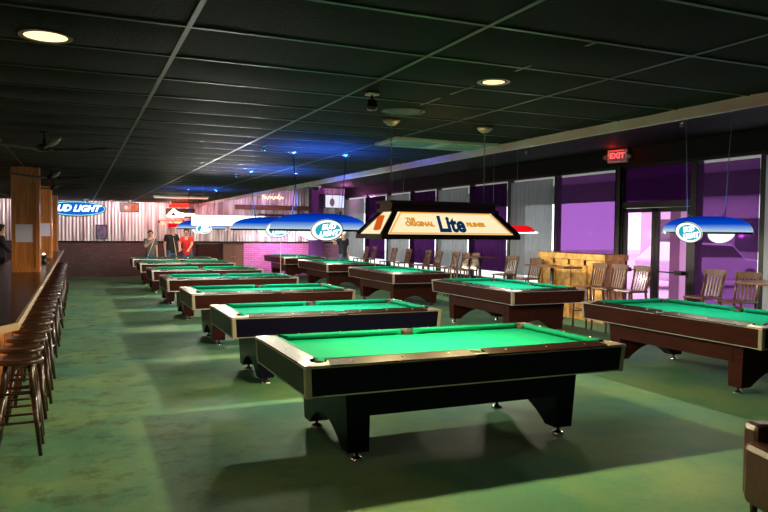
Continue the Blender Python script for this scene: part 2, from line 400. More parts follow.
# outside: ground, canopy, parked cars, a building across the lot
S(boxo('ground_outside', (XW+.18, 60, -20, 60, -.2, -.06), M['asphalt']))
S(boxo('canopy', (XW+.18, XW+3.0, -5, 40, 3.12, 3.3), M['bldg']))
S(boxo('canopy_fascia', (XW+2.9, XW+3.02, -5, 40, 2.60, 3.35), M['greyp']))
for yy in (5.6, 12.1, 18.6):
    S(boxo('pillar', (XW+2.6, XW+2.9, yy-.15, yy+.15, -.06, 3.12), M['bldg']))
b = thing('shop_building', 'pale low building across the car park beyond the windows', 'building', (44, 20, -.06))
boxo('building_wall', (0, 8, -24, 26, 0, 4.6), M['bldg'], b)
boxo('roof', (-.6, 8.4, -24.6, 26.6, 4.6, 5.0), M['greyp'], b)
for yy in range(-22, 24, 4): boxo('shop_window', (-.04, .02, yy, yy+2.6, .6, 3.0), M['dglass'], b)
def car(loc, rz, label, m):
    t = thing('parked_car', label, 'car', loc, rz)
    bm = BM()
    prism(bm, [(-2.2,.3),(2.2,.3),(2.25,.75),(2.0,.95),(1.2,1.02),(.5,1.5),(-1.3,1.55),(-2.0,1.1),(-2.25,.95)], 'y', -.88, .88)
    obj('body', bm, m, t, .08)
    bm = BM(); prism(bm, [(1.05,1.04),(.45,1.44),(-1.25,1.48),(-1.8,1.08)], 'y', -.885, .885); obj('side_windows', bm, M['dglass'], t, .01)
    for sx in (-1.4, 1.4):
        for sy in (-.86, .86):
            bm = BM(); lathe(bm, [(.1,-.1),(.33,-.1),(.34,0),(.33,.1),(.1,.1)], 20, (sx, sy, .34), axis='y'); obj('wheel', bm, M['tyre'], t)
    return t
car((19.5, 17.6, -.06), .1, 'white car parked outside, seen through the pink door glass', M['carw'])
car((20.0, 12.6, -.06), PI, 'red car parked outside behind the purple curtain right of the door', M['carr'])

# ------------------------------------------------------------------ pool tables
def pool_table(label, loc, rz, L, W, dark, group, fa=1.86, fb=.98):
    t = thing('pool_table', label, 'pool table', loc, rz, group)
    lam = M['lamb'] if dark else M['lam']
    t.scale = (1, 1, 1.02)
    X, Y = L/2, W/2
    # apron: four boards, slightly leaning in towards the bottom
    bm = BM()
    def ring(x, y, z): return [bm.verts.new(p) for p in ((-x,-y,z),(x,-y,z),(x,y,z),(-x,y,z))]
    o0, o1 = ring(X-.022, Y-.022, .565), ring(X-.004, Y-.004, .768)
    i0, i1 = ring(X-.07, Y-.07, .565), ring(X-.07, Y-.07, .768)
    for A, B in ((o0, o1), (o1, i1), (i1, i0), (i0, o0)):
        for k in range(4): bm.faces.new([A[k], A[(k+1)%4], B[(k+1)%4], B[k]])
    obj('apron', bm, lam, t)
    # thin aluminium edges along the top and the foot of the apron
    bm = BM()
    for (z0, z1, dd) in ((.557, .566, .019), (.765, .772, .0)):
        x, y, w = X-dd, Y-dd, .03
        box(bm, -x, x, -y, -y+w, z0, z1); box(bm, -x, x, y-w, y, z0, z1); box(bm, -x, -x+w, -y+w, y-w, z0, z1); box(bm, x-w, x, -y+w, y-w, z0, z1)
    obj('edge_trim', bm, M['trimm'], t)
    # slate bed and cloth with clipped corners
    boxo('slate_bed', (-X+.08, X-.08, -Y+.08, Y-.08, .62, .70), M['leather'], t)
    c, g = .15, .085
    pts = []
    for sx, sy in ((-1,-1), (1,-1), (1,1), (-1,1)):
        a = (sx*(X-c), sy*(Y-c-g)); b = (sx*(X-c-g), sy*(Y-c))
        first, second = (a, b) if sx*sy > 0 else (b, a)
        pts += [first, second]
        if sx < 0 and sy < 0: pts += [(-.07, -Y+c), (-.04, -Y+c+.035), (.04, -Y+c+.035), (.07, -Y+c)]
        if sx > 0 and sy > 0: pts += [(.07, Y-c), (.04, Y-c-.035), (-.04, Y-c-.035), (-.07, Y-c)]
    bm = BM(); prism(bm, pts, 'z', .70, .752); obj('bed_cloth', bm, M['cloth'], t)
    # wooden rails sloping outwards, green cushions inside them
    rw = .135
    def rail(p0, p1, inward):
        """rail from p0 to p1 along the outer edge; inward = unit normal into the table"""
        p0, p1, nn = Vector((*p0, 0)), Vector((*p1, 0)), Vector((*inward, 0))
        d = (p1-p0).normalized()
        def sec(bm, prof, e0=0, e1=0):
            A = [bm.verts.new(p0+d*e0+nn*u+Vector((0,0,z))) for u, z in prof]; B = [bm.verts.new(p1-d*e1+nn*u+Vector((0,0,z))) for u, z in prof]
            n = len(prof); bm.faces.new(A); bm.faces.new(B)
            for k in range(n): bm.faces.new([A[k], A[(k+1)%n], B[(k+1)%n], B[k]])
        bm = BM(); sec(bm, [(0,.768),(.004,.782),(rw,.806),(rw,.74),(.01,.74)]); r = obj('rail', bm, M['rail'], t, .003)
        # mother of pearl sights
        ln = (p1-p0).length
        ns = 3
        for k in range(ns):
            bm = BM()
            q = p0+d*ln*(k+.5)/ns+nn*(rw*.55)+Vector((0,0,.797))
            lathe(bm, [(.001,-.004),(.008,-.004),(.008,.002),(.001,.0025)], 8, q)
            obj('sight', bm, M['pearl'], r)
        bm = BM()
        A = []; B = []
        prof = [(rw,.808),(rw+.052,.795),(rw+.045,.775),(rw+.012,.752),(rw,.752)]
        for u, z in prof:
            e = .085*max(0, (u-rw))/.05*.8
            A.append(bm.verts.new(p0+d*e+nn*u+Vector((0,0,z)))); B.append(bm.verts.new(p1-d*e+nn*u+Vector((0,0,z))))
        n = len(prof); bm.faces.new(A); bm.faces.new(B)
        for k in range(n): bm.faces.new([A[k], A[(k+1)%n], B[(k+1)%n], B[k]])
        obj('cushion', bm, M['cush'], t, .002)
    cc = .19; sp = .062
    rail((-X+cc, -Y), (-sp, -Y), (0,1)); rail((sp, -Y), (X-cc, -Y), (0,1))
    rail((X-cc, Y), (sp, Y), (0,-1)); rail((-sp, Y), (-X+cc, Y), (0,-1))
    rail((-X, Y-cc), (-X, -Y+cc), (1,0)); rail((X, -Y+cc), (X, Y-cc), (-1,0))
    # corner castings with pockets
    for sx, sy in ((-1,-1), (1,-1), (1,1), (-1,1)):
        P = [(.0,.03),(.009,.009),(.03,.0),(cc,0),(cc,.09)]
        for k in range(7):
            an = math.radians(-30 - k*20)
            P.append((.135+.075*math.cos(an), .135+.075*math.sin(an)))
        P += [(.09,cc),(0,cc)]
        P = [(sx*(X-u), sy*(Y-v)) for u, v in P]
        bm = BM(); A, B = prism(bm, P, 'z', .770, .800)
        for v in B:   # slope outwards
            u = min(X-abs(v.co.x), Y-abs(v.co.y)); v.co.z = .784+.16*max(0, min(u, .13))
        e = .004
        V = [(-e,.003),(.003,-e),(.042,-e),(.042,.03),(.03,.042),(-e,.042)]
        V = [(sx*(X-u-.004), sy*(Y-v-.004)) for u, v in V]
        A, B = prism(bm, V, 'z', .552, .784)
        for v in A: v.co.x -= sx*.015; v.co.y -= sy*.015
        obj('corner_casting', bm, M['bronze'], t, .003)
        bm = BM(); lathe(bm, [(.04,.64),(.062,.66),(.070,.775),(.066,.785),(.058,.775),(.052,.67),(.03,.65)], 18, (sx*(X-.135), sy*(Y-.135), 0)); obj('pocket', bm, M['leather'], t)
    for sy in (-1, 1):
        bm = BM()
        lathe(bm, [(.03,.64),(.055,.66),(.062,.785),(.058,.792),(.050,.785),(.045,.67),(.03,.65)], 18, (0, sy*(Y-.125), 0))
        box(bm, -sp, sp, *sorted((sy*Y, sy*(Y-.065))), .760, .787); obj('pocket', bm, M['leather'], t)
    # base: skirt, two arched pedestals, feet
    bx, by = fa/2+.09, fb/2+.085
    bm = BM()
    for sy in (-1, 1): box(bm, -bx+.1, bx-.1, *sorted((sy*by, sy*(by-.04))), .345, .60)
    box(bm, -bx+.1, bx-.1, -by+.05, by-.05, .5, .6)
    obj('base_beam', bm, lam, t, .004)
    for sx in (-1, 1):
        P = [(-by,.60),(-by+.02,.07),(-by+.17,.07)]
        for k in range(1, 12):
            s = k/12; yy = (-by+.17)+(2*by-.34)*s
            P.append((yy, .07+.175*math.sin(PI*s)**.9))
        P += [(by-.17,.07),(by-.02,.07),(by,.60)]
        bm = BM(); x0, x1 = sx*(bx-.17), sx*(bx)
        A, B = prism(bm, P, 'x', x0, x1)
        for v in B: v.co.x += sx*.035*(v.co.z/.6)
        obj('pedestal', bm, lam, t, .004)
        for sy in (-1, 1):
            bm = BM(); lathe(bm, [(.052,0),(.055,.008),(.035,.024),(.014,.032),(.014,.085)], 18, (sx*fa/2, sy*fb/2, 0)); obj('foot', bm, M['chrome'], t)
    return t
ordn = ['nearest', 'second', 'third', 'fourth', 'fifth', 'sixth', 'seventh']
Ty = [4.69, 7.58, 10.5, 13.65, 16.6, 19.9, 22.7]
TL = [(2.90, 1.52)] + [(2.58, 1.38)]*6
tl = ['largest black pool table in front, spotless green cloth, chrome feet, standing alone nearest the camera',
 'black pool table directly behind the front one, its left corner showing beside it',
 'pool table with brown apron, third from the camera in the long left row',
 'pool table fourth from the camera in the long left row',
 'pool table fifth from the camera in the long left row',
 'pool table sixth from the camera in the long left row, next to last',
 'farthest pool table of the left row, with balls on it and people standing behind']
for i in range(7):
    L, W = TL[i]; s = L/2.84
    pool_table(tl[i], ((1.455 if i == 0 else 1.52)+L/2, Ty[i]+W/2, 0), 0, L, W, i < 2, 'pool tables in the long left row', 1.86*s, .98*s if i else .98)
My = [5.01, 9.54, 14.25, 18.8, 23.3]
ml = ['brown pool table cut off by the right edge of the photo, beside the glass door',
 'brown pool table turned end-on behind the front table, before the golden wood counter',
 'brown pool table in the window-side row, seen under the cream glass lamp',
 'brown pool table in the window-side row with a man in a dark shirt behind it',
 'farthest pool table of the window-side row, a cue standing at its corner']
for i in range(5):
    pool_table(ml[i], (6.45+.76, My[i]+1.42, 0), PI/2, 2.84, 1.52, False, 'pool tables in the row by the windows')
# balls
def ball(x, y, m, label, z=.767+.0295):
    bm = BM(); bmesh.ops.create_uvsphere(bm, u_segments=14, v_segments=8, radius=.0285)
    for f in bm.faces: f.smooth = True
    o = obj('pool_ball', bm, m); o.location = (x, y, z); tag(o, label, 'ball', 'pool balls on the far tables')
for k, (x, y, m) in enumerate([(2.0,23.2,'whiteball'),(2.5,23.5,'redball'),(2.9,23.3,'yball'),(3.3,23.6,'whiteball'),(3.55,23.3,'redball')]):
    ball(x, y, M[m], ['white ball on the left of the farthest left-row table', 'red ball near the middle of the farthest left-row table', 'yellow ball right of the middle on the farthest left-row table',
     'white ball on the right of the farthest left-row table', 'red ball at the right end of the farthest left-row table'][k])
for k, (x, y, m) in enumerate([(6.9,24.2,'redball'),(7.2,23.8,'yball'),(7.3,24.6,'whiteball')]):
    ball(x, y, M[m], ['red', 'yellow', 'white'][k]+' ball on the farthest window-side pool table')

# ------------------------------------------------------------------ hanging lamps
def blue_lamp(loc, rz, label, w=1.3, wires=None, ceil_z=H, power=125):
    """elongated translucent shade with an oval badge hanging on each long side"""
    t = thing('pool_table_lamp', label, 'lamp', loc, rz, 'lamps hanging over the pool tables')
    a, b, h = w/2, .27, .20
    bm = BM(); nu, nv = 36, 8
    rows = []
    for j in range(nv+1):
        s = j/nv; r = math.cos(s*PI/2*.97); z = .02+h*math.sin(s*PI/2)**.9
        rows.append([bm.verts.new((a*(r**.75)*math.copysign(abs(math.cos(2*PI*k/nu))**.95, math.cos(2*PI*k/nu)), b*(r**.9)*math.sin(2*PI*k/nu), z)) for k in range(nu)])
    for p, q in zip(rows, rows[1:]):
        for k in range(nu): bm.faces.new([p[k], p[(k+1)%nu], q[(k+1)%nu], q[k]]).smooth = True
    bm.faces.new(rows[-1])
    sh = obj('lamp_shade', bm, M['shade'], t)
    so = sh.modifiers.new('solid', 'SOLIDIFY'); so.thickness = .006
    bm = BM(); R0 = []; R1 = []
    for k in range(nu):
        cx, sy = math.copysign(abs(math.cos(2*PI*k/nu))**.95, math.cos(2*PI*k/nu)), math.sin(2*PI*k/nu)
        R0.append([bm.verts.new((a*1.008*cx, b*1.015*sy, z)) for z in (.0, .024)]); R1.append([bm.verts.new((a*.985*cx, b*.97*sy, z)) for z in (.0, .024)])
    for k in range(nu):
        n = (k+1) % nu
        bm.faces.new([R0[k][0], R0[n][0], R0[n][1], R0[k][1]]); bm.faces.new([R1[k][0], R1[k][1], R1[n][1], R1[n][0]])
        bm.faces.new([R0[k][1], R0[n][1], R1[n][1], R1[k][1]]); bm.faces.new([R0[k][0], R1[k][0], R1[n][0], R0[n][0]])
    obj('rim', bm, M['lamb'], t)
    for s in (-1, 1):
        # badge: white oval plate, teal oval, swash and lettering on its outer face
        rot = (PI/2+.30, 0, 0) if s < 0 else (PI/2+.30, 0, PI)
        bg = bpy.data.objects.new('badge', None)
        bm = BM()
        prism(bm, [(.205*math.cos(2*PI*k/32), .135*math.sin(2*PI*k/32)) for k in range(32)], 'z', -.008, 0)
        pl = obj('badge', bm, M['e_white_s'], t); pl.location = (0, s*(b+.015), .015); pl.rotation_euler = rot
        bpy.data.objects.remove(bg)
        bm = BM()
        out_ = [(.207*math.cos(2*PI*k/32), .137*math.sin(2*PI*k/32)) for k in range(32)]; inn = [(.196*math.cos(2*PI*k/32), .127*math.sin(2*PI*k/32)) for k in range(32)]
        A = [bm.verts.new((x, y, .004)) for x, y in out_]; B = [bm.verts.new((x, y, .004)) for x, y in inn]
        for k in range(32): bm.faces.new([A[k], A[(k+1)%32], B[(k+1)%32], B[k]])
        obj('badge_ring', bm, M['e_navy'], pl)
        bm = BM(); prism(bm, [(.012+.158*math.cos(2*PI*k/28), .098*math.sin(2*PI*k/28)) for k in range(28)], 'z', .0005, .004); obj('badge_field', bm, M['e_teal'], pl)
        text('lettering', 'BUD\nLIGHT', .085, M['e_white'], pl, (.02, .0, .005), (0, 0, .12), .001, .004, .25)
    for s in (-1, 1):
        bm = BM(); bmesh.ops.create_uvsphere(bm, u_segments=12, v_segments=8, radius=.035)
        bmesh.ops.translate(bm, verts=bm.verts, vec=(s*a*.5, 0, .06)); obj('bulb', bm, M['e_bulb'], t)
        p = point('bulb_light', (s*a*.5, 0, .005), power, (1.,.93,.66), .03, t)
        g_ = spot('shade_glow', (s*a*.4, 0, h+.12), (s*a*.4, 0, 3), 230. if ceil_z == H else 4., (.02,.14,1.), math.radians(150), .10, 1.); g_.parent = t
        bm = BM(); wx = s*a*.55
        tube(bm, (wx*.8, 0, h), (wx, 0, ceil_z-loc[2]), .0055, seg=5); tube(bm, (wx*.72, 0, h-.02), (wx*.8, 0, h+.05), .006, seg=5)
        tube(bm, (wx*.5, 0, h), (wx*.8, 0, h+.05), .004, seg=5)
        obj('chain', bm, M['frame' if ceil_z == H else 'greyp'], t)
        bm = BM(); lathe(bm, [(.01,-.03),(.03,-.03),(.055,-.012),(.06,0),(.01,0)], 12, (wx, 0, ceil_z-loc[2])); obj('ceiling_hook', bm, M['chrome'], t)
    return t
M['e_white_s'] = emit('badge_white', (.95,.97,.90), 1.15)
M['e_navy'] = mat('badge_navy', (.01,.03,.12), .3)
LZ = 1.745
blue_lamp((2.74, 8.27, LZ), 0, 'blue boat-shaped lamp with an oval beer badge, left of the cream glass lamp', 1.26)
blue_lamp((2.95, 11.3, LZ), 0, 'blue boat-shaped lamp just left of and behind the largest blue one', 1.4)
blue_lamp((2.75, 17.3, LZ), 0, 'small far blue lamp near the heads of the people beyond the left row', 1.2)
blue_lamp((7.21, 6.44, LZ+.02), PI/2, 'blue boat-shaped lamp in front of the glass door and purple curtain', 1.30, ceil_z=HR, power=72)
blue_lamp((7.21, 15.67, LZ), PI/2, 'blue lamp over the window-side table hidden behind the cream glass lamp', 1.26, ceil_z=HR, power=90)
blue_lamp((7.21, 20.2, LZ), PI/2, 'blue lamp over the window-side table by the man in the dark shirt', 1.26, ceil_z=HR, power=90)
blue_lamp((7.21, 24.7, LZ), PI/2, 'blue lamp over the farthest window-side table', 1.26, ceil_z=HR, power=90)

# long cream glass lamp over the front table
t = thing('pool_table_lamp', 'long dark-framed lamp with cream panels and big blue lettering over the front table', 'lamp', (2.90, 5.45, 0), 0, 'lamps hanging over the pool tables')
zb, zt_ = 1.722, 1.925
ax, ay, tx, ty = .645, .27, .475, .12
def quad(bm, P, th, mi=0):
    P = [Vector(p) for p in P]; nrm = (P[1]-P[0]).cross(P[2]-P[0]).normalized()*th
    A = [bm.verts.new(p) for p in P]; B = [bm.verts.new(p+nrm) for p in P]; n = len(P)
    bm.faces.new(A).material_index = mi; bm.faces.new(B).material_index = mi
    for k in range(n): bm.faces.new([A[k], A[(k+1)%n], B[(k+1)%n], B[k]]).material_index = mi
bm = BM()
# hip bars, bottom and top frames
for sx in (-1, 1):
    for sy in (-1, 1): 
        p0, p1 = Vector((sx*ax, sy*ay, zb)), Vector((sx*tx, sy*ty, zt_))
        tube(bm, p0, p1, .036, .030, 4)
box(bm, -ax-.02, ax+.02, -ay-.02, -ay+.03, zb-.03, zb+.012); box(bm, -ax-.02, ax+.02, ay-.03, ay+.02, zb-.03, zb+.012)
box(bm, -ax-.02, -ax+.03, -ay+.03, ay-.03, zb-.03, zb+.012); box(bm, ax-.03, ax+.02, -ay+.03, ay-.03, zb-.03, zb+.012)
box(bm, -tx-.05, tx+.05, -ty-.03, ty+.03, zt_-.005, zt_+.025)
box(bm, -tx-.03, tx+.03, -ty-.01, ty+.01, zt_+.025, zt_+.07)
box(bm, -tx-.06, tx+.06, -ty-.035, ty+.035, zt_+.07, zt_+.09)
obj('frame', bm, M['brownwood'] if 'brownwood' in M else mat('lamp_dark_wood', (.045,.016,.012), .35, coat=.3), t, .003)
def panel(P, nm):
    bm = BM(); quad(bm, P, .004); return obj(nm, bm, M['e_lite'], t)
for s in (-1, 1):
    P = [(-ax*s, ay*s, zb), (ax*s, ay*s, zb), (tx*s, ty*s, zt_), (-tx*s, ty*s, zt_)]
    panel(P, 'glass_panel')
    # amber border round the long panels
    a = Vector((-s*(ax-.05), s*(ay-.001), zb+.012)); b = Vector((s*(ax-.05), s*(ay-.001), zb+.012)); c = Vector((s*(tx-.045), s*(ty+.008), zt_-.005)); d = Vector((-s*(tx-.045), s*(ty+.008), zt_-.005))
    nrm = (b-a).cross(c-a).normalized()
    if nrm.y*s < 0: nrm = -nrm
    off = nrm*.006
    bm = BM()
    def bar(p, q, w, up):
        p = p+off; q = q+off; f = bm.faces.new([bm.verts.new(v) for v in (p, q, q+up*w, p+up*w)])
    u = (d-a).normalized(); up = Vector((0, -s*(ay-ty), zt_-zb)).normalized()
    bar(a, b, .014, up); bar(d-up*.018, c-up*.018, .018, up)
    bar(a, d, .016, (b-a).normalized()); bar(b, c, .016, (a-b).normalized())
    obj('amber_border', bm, M['e_amber'], t)
    # end panels
    P = [(s*ax, -s*ay, zb), (s*ax, s*ay, zb), (s*tx, s*ty, zt_), (s*tx, -s*ty, zt_)]
    panel(P, 'glass_panel')
    # ear of barley motif on the end panel
    en = Vector((s*(zt_-zb), 0, (ax-tx))).normalized(); mid = Vector((s*(ax+tx)/2, 0, (zb+zt_)/2))+en*.008
    e1 = Vector((0,1,0)); e2 = Vector((-s*(ax-tx), 0, zt_-zb)).normalized()
    bm = BM()
    for k in range(7):
        c0 = mid+e1*((k-3)*.020)+e2*((k-3)*.022)
        pts = [c0+e1*.085*math.cos(q*PI/4)+e2*.020*math.sin(q*PI/4) for q in range(8)]
        bm.faces.new([bm.verts.new(p) for p in pts])
    obj('barley_emblem', bm, M['e_orange'] if 'e_orange' in M else emit('emblem_orange', (.75,.12,.01), .8), t)
tilt = math.atan2(ay-ty, zt_-zb)
blue_t = emit('letter_blue', (.004,.045,.16), .5); gold = emit('letter_gold', (.85,.36,.02), .75)
for s in (-1, 1):
    ymid = (ay+ty)/2+.012; zc = (zb+zt_)/2
    rz = 0 if s < 0 else PI
    for body, size, dx, m_, off_, dz, sh in (('Lite', .225, .01, blue_t, .009, -.01, .08), ('THE', .048, -.36, gold, .003, .038, 0), ('ORIGINAL', .064, -.285, gold, .0035, -.006, 0), ('PILSNER', .056, .255, gold, .0035, -.006, 0)):
        sgn = 1 if s < 0 else -1
        lt = text('lettering', body, size, m_, t, (sgn*dx, s*(ymid-dz*math.sin(tilt)), zc+dz*math.cos(tilt)), (PI/2-tilt, 0, rz), .0015, off_, sh)
        lt.scale = (.76 if body == 'Lite' else .9, 1, 1)
for s in (-1, 1):
    p = point('bulb_light', (s*.36, 0, zb+.0), 205, (1.,.80,.34), .03, t)
    bm = BM(); bmesh.ops.create_uvsphere(bm, u_segments=12, v_segments=8, radius=.035); bmesh.ops.translate(bm, verts=bm.verts, vec=(s*.36, 0, zb+.07)); obj('bulb', bm, M['e_bulb'], t)
    bm = BM(); x = s*.46
    for k in range(22):
        z0 = zt_+.09+(H-zt_-.12)*k/22; z1 = zt_+.09+(H-zt_-.12)*(k+1)/22
        tube(bm, (x+.005*(-1)**k, 0, z0), (x+.005*(-1)**(k+1), 0, z1), .005, seg=5)
    obj('chain', bm, M['greyp'], t)
    bm = BM(); lathe(bm, [(.01,-.05),(.03,-.05),(.07,-.02),(.075,0),(.01,0)], 14, (x, 0, H-.008)); obj('ceiling_hook', bm, M['bronze'], t)

g_ = spot('shade_glow', (0, 0, 2.06), (0, 0, 3), 9., (1.,.80,.25), math.radians(160), .1, 1.); g_.parent = t
# plain white lit box lamp over the fourth table
t = thing('pool_table_lamp', 'plain glowing white box lamp between the small and middle blue lamps', 'lamp', (2.80, 14.35, 1.93), 0, 'lamps hanging over the pool tables')
boxo('lamp_box', (-.70, .70, -.2, .2, -.10, .10), M['e_white'], t, .01)
bm = BM(); box(bm, -.71, .71, -.21, .21, .10, .115); obj('lid', bm, M['whitep'], t)
for s in (-1, 1):
    bm = BM(); tube(bm, (s*.5, 0, .1), (s*.5, 0, H-1.942), .004, seg=5); obj('chain', bm, M['greyp'], t)
    point('bulb_light', (s*.35, 0, -.16), 120, (1.,.93,.82), .05, t)
# red lamps
def red_lamp(loc, rz, label, cz, w=1.3):
    t = thing('pool_table_lamp', label, 'lamp', loc, rz, 'lamps hanging over the pool tables')
    bm = BM()
    prism(bm, [(-.26,.0),(-.25,.08),(-.17,.17),(-.08,.22),(.08,.22),(.17,.17),(.25,.08),(.26,.0),(.22,.0),(.15,.13),(.07,.18),(-.07,.18),(-.15,.13),(-.22,.0)], 'x', -w/2, w/2)
    for v in bm.verts:
        k = abs(v.co.x)/(w/2)
        if k > .99: v.co.z *= .55; v.co.y *= .8
    obj('lamp_shade', bm, M['e_redlamp'], t, .01)
    bm = BM(); box(bm, -w/2-.01, w/2+.01, -.275, -.255, -.012, .015); box(bm, -w/2-.01, w/2+.01, .255, .275, -.012, .015); obj('rim', bm, M['whitep'], t)
    for s in (-1, 1):
        bm = BM(); tube(bm, (s*w*.3, 0, .15), (s*w*.3, 0, cz-loc[2]-.012), .004, seg=5); obj('chain', bm, M['greyp'], t)
        point('bulb_light', (s*w*.28, 0, .0), 115, (1.,.88,.68), .05, t)
red_lamp((7.21, 10.96, 1.76), PI/2, 'red lamp whose end shows right of the cream glass lamp', HR, 1.3)
red_lamp((2.85, 20.6, 1.78), 0, 'small red lamp over the sixth table of the left row', H, 1.0)
point('far_table_light', (2.85, 23.4, 2.3), 70, (1.,.85,.7), .1)

# recessed downlights
def downlight(x, y, label, on=True, r=.085, power=20):
    t = thing('recessed_downlight', label, 'ceiling light', (x, y, H-.006))
    bm = BM(); R = 24
    for k in range(R):
        a0, a1 = 2*PI*k/R, 2*PI*(k+1)/R
        f = [(r*math.cos(a0), r*math.sin(a0), -.014), (r*math.cos(a1), r*math.sin(a1), -.014), ((r+.022)*math.cos(a1), (r+.022)*math.sin(a1), -.016), ((r+.022)*math.cos(a0), (r+.022)*math.sin(a0), -.016)]
        bm.faces.new([bm.verts.new(p) for p in f])
        f = [((r+.022)*math.cos(a0), (r+.022)*math.sin(a0), -.016), ((r+.022)*math.cos(a1), (r+.022)*math.sin(a1), -.016), ((r+.022)*math.cos(a1), (r+.022)*math.sin(a1), 0), ((r+.022)*math.cos(a0), (r+.022)*math.sin(a0), 0)]
        bm.faces.new([bm.verts.new(p) for p in f])
    obj('bezel', bm, M['bronze'] if on else M['grid'], t)
    bm = BM(); lathe(bm, [(.001,-.016),(r*.7,-.016),(r,-.012),(r,0)], 24); obj('lens', bm, M['e_down'] if on else M['grid'], t)
    if on:
        l = spot('downlight_beam', (x, y, H-.04), (x, y, 0), power, (1.,.72,.36), math.radians(150), .06, .8)
downlight(-.14, 3.84, 'large lit warm recessed downlight at the upper left of the ceiling', r=.10, power=62)
downlight(2.37, 3.75, 'lit recessed downlight in the ceiling above the front table', r=.08, power=3)
downlight(2.33, 4.98, 'round dark unlit ceiling disc above the cream glass lamp', on=False, r=.15)
# ceiling fixture panels
t = thing('ceiling_panel_fixture', 'pair of flat grey-framed ceiling panels behind the cream lamp chain', 'ceiling panel', (2.93, 6.42, H-.02))
for k in range(2):
    x0 = k*.62; bm = BM()
    box(bm, x0, x0+.6, 0, .035, -.016, .02); box(bm, x0, x0+.6, .525, .56, -.016, .02); box(bm, x0, x0+.035, .035, .525, -.016, .02); box(bm, x0+.565, x0+.6, .035, .525, -.016, .02)
    f = obj('panel_frame', bm, M['whitep'], t); boxo('panel', (x0+.035, x0+.565, .035, .525, -.002, .015), M['greyp'], f)
def sprinkler(x, y, z, label):
    bm = BM(); lathe(bm, [(.01,0),(.035,0),(.035,-.008),(.012,-.012),(.012,-.05),(.028,-.052),(.028,-.058),(.005,-.062)], 12)
    o = obj('ceiling_sprinkler', bm, M['chrome']); o.location = (x, y, z); tag(o, label, 'sprinkler', 'ceiling sprinklers')
sprinkler(1.9, 7.75, H-.01, 'small chrome sprinkler on the blue-lit ceiling left of the first lamp chain')
sprinkler(2.45, 11.9, H-.01, 'small far chrome sprinkler on the tile ceiling')
sprinkler(8.4, 8.0, HR-.0, 'small sprinkler on the high black ceiling right of the exit sign')
sprinkler(8.6, 12.3, HR-.0, 'small sprinkler on the high black ceiling left of the exit sign')
t = thing('spotlight_fixture', 'small black spotlight hanging from the ceiling grid near the middle', 'spotlight', (1.84, 4.44, H-.008))
bm = BM(); lathe(bm, [(.01,0),(.05,0),(.05,-.02),(.015,-.025),(.015,-.05)], 14); obj('canopy', bm, M['chrome'], t)
bm = BM(); lathe(bm, [(.02,-.05),(.032,-.05),(.038,-.10),(.03,-.12),(.02,-.12)], 14); obj('head', bm, M['glassd'], t)
# dome camera on the header
t = thing('dome_camera', 'black dome camera with white collar beside the television corner', 'security camera', (4.5, 14.2, 0))
t.location = (8.3, 25.6, HR)
bm = BM(); lathe(bm, [(.05,0),(.22,0),(.22,-.05),(.19,-.06),(.05,-.06)], 24); obj('collar', bm, M['whitep'], t)
bm = BM(); lathe(bm, [(.19,-.05),(.18,-.10),(.13,-.16),(.06,-.19),(.01,-.2)], 24); obj('dome', bm, M['glassd'], t)
# ceiling fans over the bar
def fan(x, y, label, a0):
    t = thing('ceiling_fan', label, 'fan', (x, y, H), a0, 'ceiling fans over the bar')
    bm = BM(); lathe(bm, [(.05,0),(.05,-.02),(.012,-.03),(.012,-.13),(.06,-.14),(.065,-.19),(.03,-.205)], 16); obj('motor', bm, M['frame'], t)
    for k in range(4):
        bm = BM(); ca, sa = math.cos(k*PI/2), math.sin(k*PI/2); pr = None
        for j in range(8):
            s = .09+.5*j/7; w = .022+.022*math.sin(PI*j/7); z = -.18+.05*(j/7)**2
            v = [bm.verts.new((s*ca-w*sa, s*sa+w*ca, z+.01)), bm.verts.new((s*ca+w*sa, s*sa-w*ca, z-.01))]
            if pr: bm.faces.new([pr[0], pr[1], v[1], v[0]]).smooth = True
            pr = v
        o = obj('blade', bm, M['bladem'], t); so = o.modifiers.new('solid', 'SOLIDIFY'); so.thickness = .008
M['bladem'] = mat('dull_fan_blade', (.10,.10,.11), .5)
fan(-.30, 7.7, 'nearest ceiling fan, large curved blades above the bar', .25)
fan(-.38, 12.2, 'second ceiling fan, partly behind the near wooden column', .2)
fan(-.45, 15.6, 'farthest ceiling fan, above the second wooden column', .2)

# ------------------------------------------------------------------ bar, columns, stools
t = thing('bar_counter', 'long bar counter with dark glossy top and pale edge, wooden front', 'bar counter', (0, 0, 0))
bm = BM()
prism(bm, [(-1.33,5.55),(-.52,5.62),(-.43,5.82),(-.43,24.2),(-1.33,24.2)], 'z', 1.01, 1.045); obj('countertop', bm, M['counter'], t, .003)
bm = BM()
prism(bm, [(-.432,5.80),(-.405,5.80),(-.405,24.2),(-.432,24.2)], 'z', .995, 1.052)
prism(bm, [(-1.33,5.53),(-.515,5.59),(-.405,5.80),(-.432,5.82),(-.53,5.62),(-1.33,5.56)], 'z', .995, 1.052)
obj('edge_trim', bm, M['oaktrim'], t, .004)
bm = BM(); box(bm, -1.2, -.66, 5.80, 24.1, .08, 1.0)
yy = 5.8
obj('front_panel', bm, M['oak'], t)
bm = BM()
y = 5.8
while y < 24: box(bm, -.66, -.645, y, y+.09, .1, 1.0); y += .9
box(bm, -.66, -.64, 5.8, 24.1, .9, 1.0); box(bm, -.66, -.64, 5.8, 24.1, .06, .18); obj('panel_batten', bm, M['oak'], t, .003)
